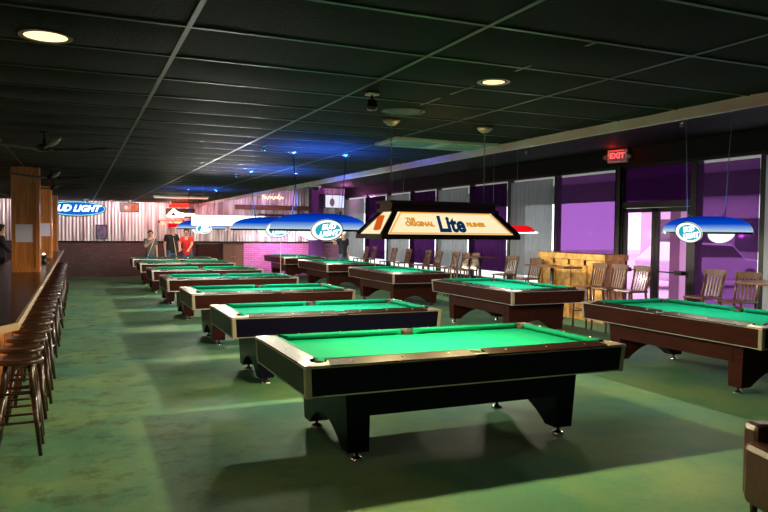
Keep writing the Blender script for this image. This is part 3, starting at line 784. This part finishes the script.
for i, yc in enumerate((12.55, 18.2, 23.2)):
    tagn = ['near wooden column on the bar, with a lavender paper taped to it', 'middle wooden column on the bar, behind the near one', 'far wooden column on the bar beside the blue oval neon sign'][i]
    bm = BM()
    t = thing('wooden_column', tagn, 'column', (-.755, yc, 1.045), 0, 'wooden columns along the bar')
    h = H-1.045-.006
    boxo('column_core', (-.185, .185, -.2, .2, 0, h), M['oak'], t)
    bm = BM()
    for sx in (-1, 1):
        for sy in (-1, 1): box(bm, *sorted((sx*.20, sx*.135)), *sorted((sy*.215, sy*.15)), 0, h)
    for z in (0, h-.08): 
        box(bm, -.135, .135, -.215, -.2, z, z+.08); box(bm, .185, .20, -.15, .15, z, z+.08); box(bm, -.135, .135, .2, .215, z, z+.08); box(bm, -.20, -.185, -.15, .15, z, z+.08)
    obj('corner_trim', bm, M['oak'], t, .005)
def sheet(loc, w, h, rz, label):
    bm = BM(); box(bm, -w/2, w/2, -.002, 0, -h/2, h/2)
    o = obj('paper_notice', bm, M['paper']); o.location = loc; o.rotation_euler = (0,0,rz); tag(o, label, 'paper')
sheet((-.775, 12.333, 1.66), .24, .28, 0, 'lavender paper sheet taped to the front of the near wooden column')
sheet((-.70, 17.983, 1.70), .22, .30, 0, 'pale paper sheet taped to the middle wooden column')
sheet((-.755+.203, 12.5, 1.62), .05, .42, PI/2, 'narrow white slip taped to the right side of the near wooden column')
t = thing('table_lantern', 'small dark lantern with a glowing top on the bar by the middle column', 'lantern', (-.62, 15.3, 1.048))
bm = BM(); lathe(bm, [(.09,0),(.09,.02),(.03,.04),(.03,.10),(.10,.11),(.06,.16),(.01,.17)], 14); obj('body', bm, M['leather'], t)
bm = BM(); lathe(bm, [(.02,.165),(.03,.18),(.01,.2)], 10); obj('flame_glass', bm, M['e_bulb'], t)

def bar_stool(label, loc, rz):
    t = thing('bar_stool', label, 'bar stool', loc, rz, 'dark bar stools along the bar')
    bm = BM(); lathe(bm, [(.01,.700),(.150,.700),(.172,.708),(.178,.722),(.172,.738),(.155,.744),(.10,.736),(.01,.732)], 28); obj('seat', bm, M['stool'], t)
    L = []
    for k in range(4):
        a = PI/4+k*PI/2; p0 = Vector((.115*math.cos(a), .115*math.sin(a), .705)); p1 = Vector((.225*math.cos(a), .225*math.sin(a), 0))
        bm = BM(); m1 = p0.lerp(p1, .35)
        tube(bm, p0, m1, .017, .022); tube(bm, m1, p1, .022, .015); obj('leg', bm, M['stool'], t); L.append((p0, p1))
    for z, par in ((.48, 0), (.40, 1), (.26, 0), (.18, 1)):
        s = 1-z/.705
        for k in range(4):
            if k % 2 == par:
                bm = BM(); a, b = L[k], L[(k+1)%4]
                tube(bm, a[0].lerp(a[1], s), b[0].lerp(b[1], s), .010, seg=8)
                obj('stretcher', bm, M['stool'], t)
    return t
words = ['first', 'second', 'third', 'fourth', 'fifth', 'sixth', 'seventh', 'eighth', 'ninth', 'tenth', 'eleventh', 'twelfth', 'thirteenth', 'fourteenth', 'fifteenth', 'sixteenth', 'seventeenth',
 'eighteenth', 'nineteenth', 'twentieth', 'twenty-first', 'twenty-second', 'twenty-third', 'twenty-fourth', 'twenty-fifth', 'twenty-sixth', 'twenty-seventh', 'twenty-eighth', 'twenty-ninth', 'thirtieth']
sy_ = [6.10, 6.66, 7.22, 7.82, 8.45, 9.05]
while len(sy_) < 28: sy_.append(sy_[-1]+.60)
st0 = None
for i, y in enumerate(sy_):
    lab = 'nearest dark wooden bar stool at the end of the bar, its whole leg visible' if i == 0 else 'dark round-seated bar stool, %s in the row along the bar counting from the camera' % words[i]
    rz = random.uniform(-.15, .15)
    loc = (-.44+random.uniform(-.015, .02), y, 0)
    if st0 is None: st0 = bar_stool(lab, loc, 0)
    else: dup(st0, loc, rz, lab)

# ------------------------------------------------------------------ tall chairs, tables, counter by the windows
def tall_chair(label, loc, rz, arms=False):
    """pub-height slatted chair; faces local +Y... seat opens towards local -X"""
    t = thing('tall_chair', label, 'chair', loc, rz, 'tall wooden chairs by the windows')
    w, d, sz, top = .40, .42, .78, 1.19
    bm = BM(); box(bm, -d/2, d/2, -w/2, w/2, sz-.035, sz); obj('seat', bm, M['chairw'], t, .012)
    for sy in (-1, 1):
        bm = BM(); tube(bm, (-d/2+.03, sy*(w/2-.03), sz-.03), (-d/2+.01, sy*(w/2-.01), 0), .022, .017, 8); obj('leg', bm, M['chairw'], t)
        bm = BM(); tube(bm, (d/2-.03, sy*(w/2-.03), sz-.03), (d/2+.05, sy*(w/2-.01), 0), .022, .017, 8); obj('leg', bm, M['chairw'], t)
    bm = BM()
    for sy in (-1, 1): tube(bm, (d/2-.03, sy*(w/2-.03), sz-.03), (d/2+.06, sy*(w/2-.02), top-.04), .019, .017, 8)
    n = 6
    pr = []
    for j in range(9):
        yy = -w/2-.005+(w+.01)*j/8; bow = .02*math.sin(PI*j/8)
        pr.append((d/2+.055+bow, yy, top+.012*math.sin(PI*j/8)))
    A = [[bm.verts.new((x-.014, y, z-.10)), bm.verts.new((x+.014, y, z-.10)), bm.verts.new((x+.014, y, z)), bm.verts.new((x-.014, y, z))] for x, y, z in pr]
    for a, b in zip(A, A[1:]):
        for k in range(4): bm.faces.new([a[k], a[(k+1)%4], b[(k+1)%4], b[k]])
    bm.faces.new(A[0]); bm.faces.new(A[-1])
    br = obj('backrest', bm, M['chairw'], t)
    for k in range(5):
        yy = -w/2+.08+(w-.16)*k/4
        bm = BM(); box(bm, d/2-.03, d/2-.012, yy-.014, yy+.014, sz-.01, top-.09)
        for v in bm.verts:
            if v.co.z > 1: v.co.x += .085
        obj('slat', bm, M['chairw'], br)
    for z in (.3, .5):
        for sy in (-1, 1):
            bm = BM(); tube(bm, (-d/2+.02, sy*(w/2-.02), z), (d/2+.02, sy*(w/2-.02), z), .011, seg=6); obj('stretcher', bm, M['chairw'], t)
    for x, z in ((-d/2+.015, .36), (d/2+.02, .4)):
        bm = BM(); tube(bm, (x, -w/2+.02, z), (x, w/2-.02, z), .012, seg=6); obj('stretcher', bm, M['chairw'], t)
    return t
chairs = [
 (9.05, 8.10, 0, 'tall slatted chair, left one of the two right of the door'),
 (9.0, 7.42, .12, 'tall slatted chair, right one of the two right of the door, against the purple curtain'),
 (8.75, 9.36, 0, 'tall slatted chair immediately left of the door handles, rightmost of the counter group'),
 (8.72, 9.88, .0, 'tall slatted chair before the golden counter, second from the door'),
 (8.70, 10.38, -.0, 'tall slatted chair before the golden counter, third from the door'),
 (8.85, 12.55, .1, 'tall chair at the left end of the golden counter'),
 (9.2, 13.95, .2, 'lone tall chair between the pedestal table and the golden counter'),
 (9.3, 15.85, 0, 'right chair of the close row of three before a grey curtain'),
 (9.3, 16.35, 0, 'middle chair of the close row of three before a grey curtain'),
 (9.3, 16.9, 0, 'left chair of the close row of three before a grey curtain'),
 (9.3, 17.9, 0, 'dark tall chair before the purple curtain, right one of two'),
 (9.3, 18.55, 0, 'dark tall chair before the purple curtain, left one of two'),
 (9.3, 19.9, 0, 'tall chair before the grey curtain under the cream lamp end, right one'),
 (9.3, 21.0, 0, 'tall chair before the grey curtain under the cream lamp end, left one'),
 (9.3, 22.7, 0, 'tall chair before the far purple curtain right of the standing man'),
 (9.3, 23.4, 0, 'tall chair right beside the standing man by the windows')]
c0 = None
for x, y, rz, lab in chairs:
    if c0 is None: c0 = tall_chair(lab, (x, y, 0), rz)
    else: dup(c0, (x, y, 0), rz, lab)
def pub_table(label, loc, w, d, h=1.1):
    t = thing('pub_table', label, 'table', loc, 0, 'pub tables by the windows')
    boxo('tabletop', (-w/2, w/2, -d/2, d/2, h-.035, h), M['chairw'], t, .008)
    bm = BM(); tube(bm, (0,0,.04), (0,0,h-.03), .04, seg=12); obj('column', bm, M['leather'], t)
    bm = BM(); box(bm, -.28, .28, -.035, .035, 0, .045); box(bm, -.035, .035, -.28, -.035, 0, .045); box(bm, -.035, .035, .035, .28, 0, .045); obj('base', bm, M['leather'], t)
pub_table('pub table cut off by the right edge, in front of the right chair', (8.6, 6.50, 0), .6, .85, 1.12)
pub_table('dark pedestal table before the dark purple curtain', (9.2, 15.05, 0), .6, .75, 1.14)
pub_table('long narrow pub table in front of the golden wood counter', (8.75, 11.55, 0), .45, 1.3, 1.10)
t = thing('golden_wood_counter', 'high golden rough-board counter against the windows left of the door', 'counter', (9.55, 11.72, 0))
boxo('board_body', (-.2, .3, -1.02, 1.04, 0, 1.22), M['osb'], t)
bm = BM(); box(bm, -.26, .34, -1.08, 1.08, 1.22, 1.34); obj('top_ledge', bm, M['osb'], t, .006)
bm = BM()
for y in (-1.03, -.5, 0, .5, .98): box(bm, -.235, -.2, y-.02, y+.06, 0, 1.21)
box(bm, -.235, -.2, -1.03, 1.04, 1.10, 1.21); obj('batten', bm, M['osb'], t, .004)
t = thing('armchair', 'dark brown leather armchair cut off at the lower right corner', 'armchair', (4.03, 2.55, 0), -.30)
bm = BM(); box(bm, -.42, -.24, -.40, .36, .12, .50); obj('armrest', bm, M['leather_b'], t, .045)
bm = BM(); box(bm, .30, .46, -.40, .36, .12, .50); obj('armrest', bm, M['leather_b'], t, .045)
bm = BM(); box(bm, -.24, .30, -.38, .34, .12, .38); obj('seat', bm, M['leather_b'], t, .03)
bm = BM(); box(bm, -.36, .42, .30, .46, .12, .60); obj('backrest', bm, M['leather_b'], t, .04)
for sx in (-.33, .38):
    for sy in (-.33, .36):
        bm = BM(); tube(bm, (sx, sy, 0), (sx, sy, .13), .02, .025, 8); obj('leg', bm, M['stool'], t)

# ------------------------------------------------------------------ back wall objects
YW = YB-.045
def wallthing(name, label, cat, x, z): return thing(name, label, cat, (x, YW, z))
t = wallthing('oval_neon_sign', 'large blue oval BUD LIGHT neon sign right of the bar columns', 'neon sign', -.05, 2.42)
bm = BM()
def ell(a, b, n=40): return [(a*math.cos(2*PI*k/n), b*math.sin(2*PI*k/n)) for k in range(n)]
prism(bm, ell(.98,.27), 'y', -.10, -.01); obj('housing', bm, M['frame'], t)
bm = BM(); prism(bm, ell(.90,.205), 'y', -.112, -.10); obj('sign_face', bm, M['e_signblue'], t)
text('lettering', 'BUD LIGHT', .30, M['e_signwhite'], t, (-.03, -.125, 0), (PI/2, 0, 0), .006, .010, .35)
bm = BM(); pts = [(.93*math.cos(2*PI*k/40), -.12, .235*math.sin(2*PI*k/40)) for k in range(41)]; path(bm, pts, .012); obj('neon_tube', bm, emit('neon_ice', (.15,.65,.75), 1.8), t)
bm = BM(); tube(bm, (.55, -.1, .2), (1.25, -1.6, .29), .008, seg=5); tube(bm, (-.2,-.05,.26), (-.2,-.05,.285), .008, seg=5); obj('hanging_cable', bm, M['whitep'], t)
t = wallthing('wall_poster', 'small dark poster on the corrugated wall below the oval neon sign', 'poster', .77, 1.61)
boxo('poster_frame', (-.19, .19, -.03, -.0, -.26, .26), M['frame'], t); boxo('poster_print', (-.16, .16, -.034, -.03, -.23, .23), mat('dark_print', (.03,.03,.08), .4, noise=(.15,.08,.16), nscale=8), t)
t = wallthing('picture_frame', 'dark framed orange and pale picture high on the wall right of the oval sign', 'picture', 1.71, 2.50)
boxo('frame', (-.32, .32, -.05, 0, -.17, .17), M['frame'], t); boxo('print', (-.29, .29, -.055, -.05, -.14, .14), mat('warm_print', (.09,.02,.02), .4, noise=(.30,.09,.04), nscale=6), t)
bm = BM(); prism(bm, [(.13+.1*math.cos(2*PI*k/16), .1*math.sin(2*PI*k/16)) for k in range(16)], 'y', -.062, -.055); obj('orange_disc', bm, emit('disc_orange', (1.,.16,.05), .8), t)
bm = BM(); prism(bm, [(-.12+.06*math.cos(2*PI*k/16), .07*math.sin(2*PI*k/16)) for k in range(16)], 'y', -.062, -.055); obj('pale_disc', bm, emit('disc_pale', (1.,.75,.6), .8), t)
t = wallthing('neon_sign', 'bright warm white neon sign with a sail-like peak, above the players', 'neon sign', 3.48, 2.33)
bm = BM()
path(bm, [(-.5,-.09,-.13),(-.24,-.09,.15),(-.1,-.09,.02),(.1,-.09,-.02),(.12,-.09,-.13),(-.5,-.09,-.13)], .028)
path(bm, [(-.40,-.09,-.09),(-.25,-.09,.08),(-.15,-.09,-.04),(.06,-.09,-.07)], .03)
path(bm, [(.10+.4*k/14, -.09, -.04+.035*math.sin(k*1.9)) for k in range(15)], .026)
path(bm, [(.10,-.09,-.09),(.5,-.09,-.09)], .018)
obj('neon_tube', bm, M['e_neonw'], t); boxo('backing', (-.52, .52, -.05, 0, -.16, .17), M['frame'], t)
t = wallthing('neon_sign', 'lower orange and red neon sign directly behind the players heads', 'neon sign', 3.25, 1.98)
bm = BM(); path(bm, [(-.55,-.07,.08),(-.05,-.07,.08),(0,-.07,0),(.3,-.07,.06),(.35,-.07,-.06),(-.02,-.07,-.07),(0,-.07,0)], .018); obj('neon_tube', bm, M['e_neonr'], t)
bm = BM(); path(bm, [(.02+.3*k/9,-.08,.03*math.cos(k*2)) for k in range(10)], .024); path(bm, [(-.42,-.08,-.10),(-.42,-.08,.02),(-.36,-.08,-.04)], .02); obj('script_tube', bm, M['e_neono'], t)
bm = BM(); box(bm, -.56, -.5, -.06, 0, -.02, .1); box(bm, .3, .36, -.06, 0, -.02, .1); obj('bracket', bm, M['frame'], t)
t = wallthing('neon_sign', 'small pale orange script neon sign above the long brown board', 'neon sign', 6.98, 3.0)
bm = BM(); path(bm, [(-.42+.84*k/26, -.07, .06*math.sin(k*1.7)+.02*math.sin(k*.8)) for k in range(27)], .02); path(bm, [(-.42,-.07,-.06),(-.40,-.07,.12),(-.3,-.07,-.03)], .02); path(bm, [(.2,-.07,-.02),(.24,-.07,.13)], .02)
obj('neon_tube', bm, emit('neon_salmon', (1.,.42,.28), 3.), t); boxo('backing', (-.45, .45, -.04, 0, -.03, .03), M['frame'], t)
bo = boxo('long_wall_board', (5.5, 8.5, YW-.12, YW, 2.52, 2.70), M['brownboard'], None, .005); tag(bo, 'long stained brown board mounted across the corrugated wall', 'wall board')
t = wallthing('cue_rack', 'dark wall rack holding upright cues below the long brown board', 'cue rack', 7.05, 2.14)
bm = BM(); box(bm, -.66, .66, -.05, 0, .14, .22); box(bm, -.66, .66, -.07, 0, -.24, -.17); obj('rack_rail', bm, M['leather'], t)
for k in range(9):
    bm = BM(); x = -.56+k*.14; tube(bm, (x, -.06, -.22), (x, -.05, .28), .014, .008, 6); obj('rack_peg', bm, M['brownboard'], t)
t = thing('television', 'wall television showing a pale picture in the far corner', 'television', (9.35, YW-.55, 2.90), .12)
boxo('bezel', (-.44, .44, -.03, .03, -.27, .27), M['frame'], t, .005); boxo('screen', (-.41, .41, -.034, -.03, -.245, .245), M['e_tv'], t)
bm = BM(); box(bm, -.05, .05, .03, .5, -.05, .05); obj('bracket', bm, M['frame'], t)
bm = BM(); prism(bm, [(-.12+.11*math.cos(2*PI*k/14), -.04+.16*math.sin(2*PI*k/14)) for k in range(14)], 'y', -.037, -.034); obj('picture_shape', bm, emit('tv_dark', (.18,.10,.16), 1.), t)
S(boxo('wall_pier', (8.45, 8.95, YB-.45, YB-.06, 0, HR), mat('purple_pier', (.10,.03,.17), .6)))
t = thing('neon_sign', 'small pink-red framed neon panel below the television', 'neon sign', (9.2, YB-.5, 2.13))
boxo('backing', (-.36, .36, -.03, .02, -.14, .14), mat('purple_dark', (.06,.01,.10), .5), t)
bm = BM(); path(bm, [(-.3,-.04,-.08),(.3,-.04,-.08),(.3,-.04,.08),(-.3,-.04,.08),(-.3,-.04,-.08)], .012); path(bm, [(-.25+.5*k/12,-.04,.03*(-1)**k) for k in range(13)], .01); obj('neon_tube', bm, M['e_neonp'], t)
# dark cabinets standing along the back wall
def cabinet(x, w, h, label, m_):
    t = thing('storage_cabinet', label, 'cabinet', (x, YB-.37, 0))
    boxo('body', (0, w, 0, .28, 0, h), m_, t, .008); boxo('top', (-.02, w+.02, -.02, .29, h, h+.03), M['leather'], t)
    for k in range(2):
        d = boxo('door', (.03+k*(w/2-.02), w/2+k*(w/2-.03)-.0, -.015, 0, .08, h-.05), m_, t, .004)
        bm = BM(); lathe(bm, [(.005,0),(.012,-.005),(.015,-.02),(.005,-.03)], 8, (w/2-.04+k*.09, -.012, h*.6), axis='y'); obj('knob', bm, M['bronze'], d)
cabinet(4.05, .8, 1.18, 'dark brown cabinet against the back wall right of the players', M['lam'])
cabinet(5.0, .75, 1.2, 'lighter brown cabinet against the back wall, next to the purple-lit brick', mat('cab_brown', (.12,.05,.03), .5))
#cabinet(1.25, .9, 1.1, 'black cabinet against the back wall left of the players', M['lamb'])
# red canopy box light under the ceiling
t = thing('red_ceiling_box', 'glowing red square box hanging under the ceiling above the neon sign', 'sign', (3.37, 26.3, 2.55))
boxo('shade_box', (-.34, .34, -.2, .2, -.02, .13), emit('red_box', (1.,.05,.03), 1.3), t)
bm = BM(); tube(bm, (0,0,.13), (0,0,.16), .02); obj('mount', bm, M['frame'], t)
t = thing('batten_light', 'long pale tube light under the ceiling above the players', 'ceiling light', (2.75, 21.0, H-.05))
boxo('tube_lens', (-.75, .75, -.04, .04, -.03, -.005), emit('tube_salmon', (1.,.55,.38), 1.3), t); boxo('housing', (-.78, .78, -.05, .05, -.005, .04), M['whitep'], t)
# wall-washer spot fixtures along the back
for k, x in enumerate((-1.6, .3, 1.6, 2.9, 4.9, 6.6)):
    z = H if x < XT else HR
    t = thing('wall_washer', ['first', 'second', 'third', 'fourth', 'fifth', 'sixth'][k]+' small ceiling spot from the left aimed at the corrugated wall', 'spotlight', (x, 24.9, z), 0, 'small spots before the back wall')
    bm = BM(); tube(bm, (0,0,0), (0,0,-.06), .012); obj('stem', bm, M['whitep'], t)
    bm = BM(); tube(bm, (0,-.05,-.05), (0,.07,-.11), .03, .04, 12); obj('head', bm, M['whitep'], t)
    spot('wall_wash_beam', (x, 25.0, z-.13), (x, YB, 1.9), (110,85,130,150,90,90)[k], [(1,.72,.66),(1,.75,.85),(1,.70,.66),(1,.45,.42),(.95,.62,.9),(.95,.55,.95)][k], math.radians(100), .05, .9)
spot('purple_wash', (7.2, 25.7, 2.3), (7.1, YB, .45), 520, (.9,.16,.72), math.radians(105), .1, .9)
point('red_glow', (3.4, 25.6, 2.3), 34, (1.,.10,.06), .15)
point('corner_pink', (9.5, 25.6, 3.1), 30, (1.,.25,.75), .15)

# cue standing at a far table
bm = BM(); tube(bm, (6.28, 23.1, 0), (6.34, 23.28, 1.72), .015, .007, 10)
c = obj('standing_cue', bm, M['cue']); tag(c, 'pale cue standing upright at the corner of a far window-side table', 'cue')

# ------------------------------------------------------------------ people
def skinmesh(name, V, E, R, m_, parent, sub=2):
    me = bpy.data.meshes.new(name); me.from_pydata([tuple(v) for v in V], E, []); me.materials.append(m_)
    o = bpy.data.objects.new(name, me); COL.objects.link(o); o.parent = parent
    sk = o.modifiers.new('skin', 'SKIN'); sk.use_smooth_shade = True
    if not me.skin_vertices: 
        bpy.context.view_layer.objects.active = o
        me.attributes.new if False else None
    for i, r in enumerate(R): me.skin_vertices[0].data[i].radius = (r, r) if not isinstance(r, tuple) else r
    me.skin_vertices[0].data[0].use_root = True
    sb = o.modifiers.new('sub', 'SUBSURF'); sb.levels = sub; sb.render_levels = sub
    return o
def person(label, loc, rz, shirt, trousers, scale=1., lean=0., arm_l='down', arm_r='down', long_hair=False, sleeve=.5):
    t = thing('person', label, 'person', loc, rz); t.scale = (scale,)*3
    # faces local -Y
    def ln(z): return -lean*max(0, z-.95)           # forward bend above the hips
    J = {}
    J['pel'] = (0,0,.95); J['wai'] = (0,ln(1.1),1.10); J['che'] = (0,ln(1.28),1.28); J['upc'] = (0,ln(1.42),1.42); J['nek'] = (0,ln(1.5)-.005,1.50)
    J['hd0'] = (0,ln(1.57)-.02,1.565); J['hd1'] = (0,ln(1.64)-.02,1.64); J['hd2'] = (0,ln(1.71)-.01,1.705)
    V, R, E, idx = [], [], [], {}
    def add(n, p, r, frm=None):
        idx[n] = len(V); V.append(Vector(p)); R.append(r)
        if frm: E.append((idx[frm], idx[n]))
    add('pel', J['pel'], (.125,.10)); add('wai', J['wai'], (.125,.095), 'pel'); add('che', J['che'], (.15,.105), 'wai'); add('upc', J['upc'], (.13,.09), 'che')
    add('nek', J['nek'], .052, 'upc'); add('hd0', J['hd0'], (.062,.078), 'nek'); add('hd1', J['hd1'], (.078,.095), 'hd0'); add('hd2', J['hd2'], (.062,.075), 'hd1')
    ups = Vector(J['upc'])
    arms = {}
    for s, pose in ((-1, arm_l), (1, arm_r)):
        sh = ups+Vector((s*.175, 0, .0))
        if pose == 'down': el = sh+Vector((s*.05,.03,-.28)); wr = el+Vector((0,-.06,-.24))
        elif pose == 'chin': el = sh+Vector((s*.04,-.12,-.26)); wr = el+Vector((-s*.14,-.10,.20))
        elif pose == 'front': el = sh+Vector((s*.06,-.10,-.26)); wr = el+Vector((-s*.06,-.20,-.12))
        elif pose == 'reach': el = sh+Vector((s*.03,-.18,-.20)); wr = el+Vector((-s*.05,-.20,-.14))
        elif pose == 'out': el = sh+Vector((s*.22,-.02,-.12)); wr = el+Vector((s*.10,-.12,.16))
        hd = wr+(wr-el).normalized()*.085
        k = 'L' if s < 0 else 'R'
        add('sh'+k, sh, .062, 'upc'); add('el'+k, el, .042, 'sh'+k); add('wr'+k, wr, .028, 'el'+k); add('pa'+k, hd, (.038,.02), 'wr'+k)
        dr = (wr-el).normalized(); side = Vector((0,1,0)) if abs(dr.y) < .8 else Vector((1,0,0))
        side = (side-dr*side.dot(dr)).normalized(); nrm = dr.cross(side)
        for f in range(4):
            b = hd+dr*.025+side*((f-1.5)*.020); ln_ = (.055,.065,.06,.048)[f]
            add('f%d%s' % (f,k), b+dr*ln_*.5, .0085, 'pa'+k); add('g%d%s' % (f,k), b+dr*ln_+nrm*.02, .0075, 'f%d%s' % (f,k))
        add('t'+k, hd-dr*.02+side*.045, .010, 'pa'+k); add('u'+k, hd+dr*.02+side*.062, .009, 't'+k)
        arms[k] = (sh, el, wr)
        hp = Vector((s*.095,0,.88)); kn = Vector((s*.11,-.02,.49)); an = Vector((s*.12,.02,.09)); to = Vector((s*.14,-.14,.035))
        add('hp'+k, hp, .078, 'pel'); add('kn'+k, kn, .058, 'hp'+k); add('an'+k, an, .038, 'kn'+k); add('to'+k, to, (.035,.03), 'an'+k)
    skinmesh('body', V, E, R, M['skin'], t)
    # face
    hc = Vector(J['hd1'])
    for s in (-1, 1):
        bm = BM(); bmesh.ops.create_uvsphere(bm, u_segments=8, v_segments=6, radius=.012, matrix=Matrix.Translation(hc+Vector((s*.03,-.088,.01))))
        obj('eye', bm, M['shoe'], t)
    bm = BM(); tube(bm, hc+Vector((0,-.088,.015)), hc+Vector((0,-.108,-.02)), .006, .013, 8); obj('nose', bm, M['skin'], t)
    bm = BM(); box(bm, -.022, .022, -.004, .004, -.004, .004); bmesh.ops.translate(bm, verts=bm.verts, vec=hc+Vector((0,-.086,-.048))); obj('mouth', bm, M['lipm'], t)
    for s in (-1, 1):
        bm = BM(); bmesh.ops.create_uvsphere(bm, u_segments=8, v_segments=6, radius=.022, matrix=Matrix.Translation(hc+Vector((s*.080,.0,-.005))))
        obj('ear', bm, M['skin'], t)
    # hair cap
    bm = BM(); bmesh.ops.create_uvsphere(bm, u_segments=18, v_segments=12, radius=.108)
    for v in bm.verts:
        v.co.x *= .86; v.co.y *= 1.02
        if v.co.y < -.02: v.co.z = max(v.co.z, .045)
        else: v.co.z = max(v.co.z, -.07 if not long_hair else -.14)
    for f in bm.faces: f.smooth = True
    bmesh.ops.translate(bm, verts=bm.verts, vec=hc+Vector((0,.012,.022))); obj('hair', bm, M['hair'], t)
    # shirt
    V2, E2, R2 = [], [], []
    seq = [((0,0,.82), (.172,.135)), (J['pel'], (.172,.132)), (J['wai'], (.158,.122)), (J['che'], (.182,.136)), (J['upc'], (.158,.118)), (Vector(J['nek'])+Vector((0,0,-.02)), .065)]
    for i, (p, r) in enumerate(seq):
        V2.append(Vector(p)); R2.append(r)
        if i: E2.append((i-1, i))
    for k in 'LR':
        sh, el, wr = arms[k]; b = len(V2)
        V2 += [sh, sh.lerp(el, sleeve*1.4 if sleeve < .7 else 1.)]; R2 += [.078, .066]; E2 += [(4, b), (b, b+1)]
        if sleeve > .9: V2.append(el.lerp(wr, .9)); R2.append(.045); E2.append((b+1, b+2))
    skinmesh('shirt', V2, E2, R2, shirt, t)
    V3 = [Vector((0,0,1.03)), Vector((0,0,.93))]; R3 = [(.145,.115), (.16,.122)]; E3 = [(0,1)]
    for s in (-1, 1):
        b = len(V3); V3 += [Vector((s*.095,0,.86)), Vector((s*.11,-.02,.49)), Vector((s*.12,.02,.12))]; R3 += [.105, .078, .062]; E3 += [(1,b),(b,b+1),(b+1,b+2)]
    skinmesh('trousers', V3, E3, R3, trousers, t)
    for s in (-1, 1):
        bm = BM(); box(bm, s*.135-.045, s*.135+.045, -.20, .075, 0, .075); obj('shoe', bm, M['shoe'], t, .025)
    return t
M['lipm'] = mat('lips', (.45,.15,.13), .5)
person('person in a grey T-shirt behind the farthest left-row table, one hand at the chin', (2.23, 24.75, 0), .25, M['greyc'], M['denim'], .96, 0, 'chin', 'down')
person('person in a black T-shirt standing between the grey-shirted and red-shirted players', (2.97, 25.2, 0), .3, M['black_c'], M['denim'], 1.05, 0, 'down', 'front')
person('person in a red shirt leaning forward over the farthest left-row table', (3.42, 24.50, 0), -.35, M['redc'], M['denim'], 1.0, .30, 'reach', 'reach', True)
person('person in a dark T-shirt and jeans standing by the windows behind a pool table', (8.22, 22.30, 0), .35, M['navy'], M['denim'], 1.0, 0, 'out', 'down')
person('person in dark navy clothes behind the bar at the left edge', (-1.86, 20.6, 0), PI/2+.2, M['navy'], M['navy'], 1.03, .05, 'front', 'front', False, 1.)
for (a, b, lab) in (((2.12,24.42,.83),(2.42,24.45,1.62),'pale cue held upright in front of the grey-shirted player'), ((3.06,24.60,.84),(2.98,24.75,1.45),'pale cue held slanting by the black-shirted player')):
    bm = BM(); tube(bm, a, b, .014, .006, 8); tag(obj('pool_cue', bm, M['cue']), lab, 'cue')

# ------------------------------------------------------------------ light: daylight outside plus the room's lamps and added fills
w = bpy.data.worlds.new('World'); scn.world = w; w.use_nodes = True
bg = w.node_tree.nodes['Background']; bg.inputs[0].default_value = (.95,.97,1.,1); bg.inputs[1].default_value = 3.0
l = bpy.data.lights.new('window_portal', 'AREA'); l.shape = 'RECTANGLE'; l.size = 3.0; l.size_y = 22; l.cycles.is_portal = True
o = bpy.data.objects.new('window_portal', l); COL.objects.link(o); o.location = (XW+.25, 16, 1.6); o.rotation_euler = (0, PI/2, 0)
# low general light of the bar side (lamps of the serving area out of frame), then two added side fills
for k, y in enumerate((7, 13, 19)):
    point('bar_lamp', (-2.6, y, 2.3), 26, (1.,.66,.36), .15)
point('side_fill', (-2.8, 1.5, 2.45), 58, (1.,.80,.52), .2)  # added unseen fill, brightens the column fronts
point('side_fill', (5.8, 1.2, 2.9), 8, (.35,.45,1.), .25)  # added unseen bluish fill for the front table

# ------------------------------------------------------------------ camera
cam = bpy.data.cameras.new('Camera'); co = bpy.data.objects.new('Camera', cam); COL.objects.link(co)
cam.sensor_width = 36; cam.lens = 700.1/768*36; cam.clip_end = 200
F, P_, RO, YA = 700.1, .0361, .0109, .4122
cy, sy, cp, sp = math.cos(YA), math.sin(YA), math.cos(P_), math.sin(P_)
fw = Vector((sy*cp, cy*cp, -sp)); r = Vector((cy, -sy, 0)); u = r.cross(fw)
r2 = r*math.cos(RO)+u*math.sin(RO); u2 = -r*math.sin(RO)+u*math.cos(RO)
co.matrix_world = Matrix(((r2.x,u2.x,-fw.x,0),(r2.y,u2.y,-fw.y,0),(r2.z,u2.z,-fw.z,1.7606),(0,0,0,1)))
scn.camera = co
scn.view_settings.view_transform = 'Standard'; scn.view_settings.look = 'None'; scn.view_settings.exposure = .08; scn.view_settings.gamma = 1.
scn.view_settings.use_curve_mapping = False
scn.cycles.use_denoising = True
scn.cycles.max_bounces = 7; scn.cycles.transparent_max_bounces = 12; scn.cycles.sample_clamp_indirect = 4.
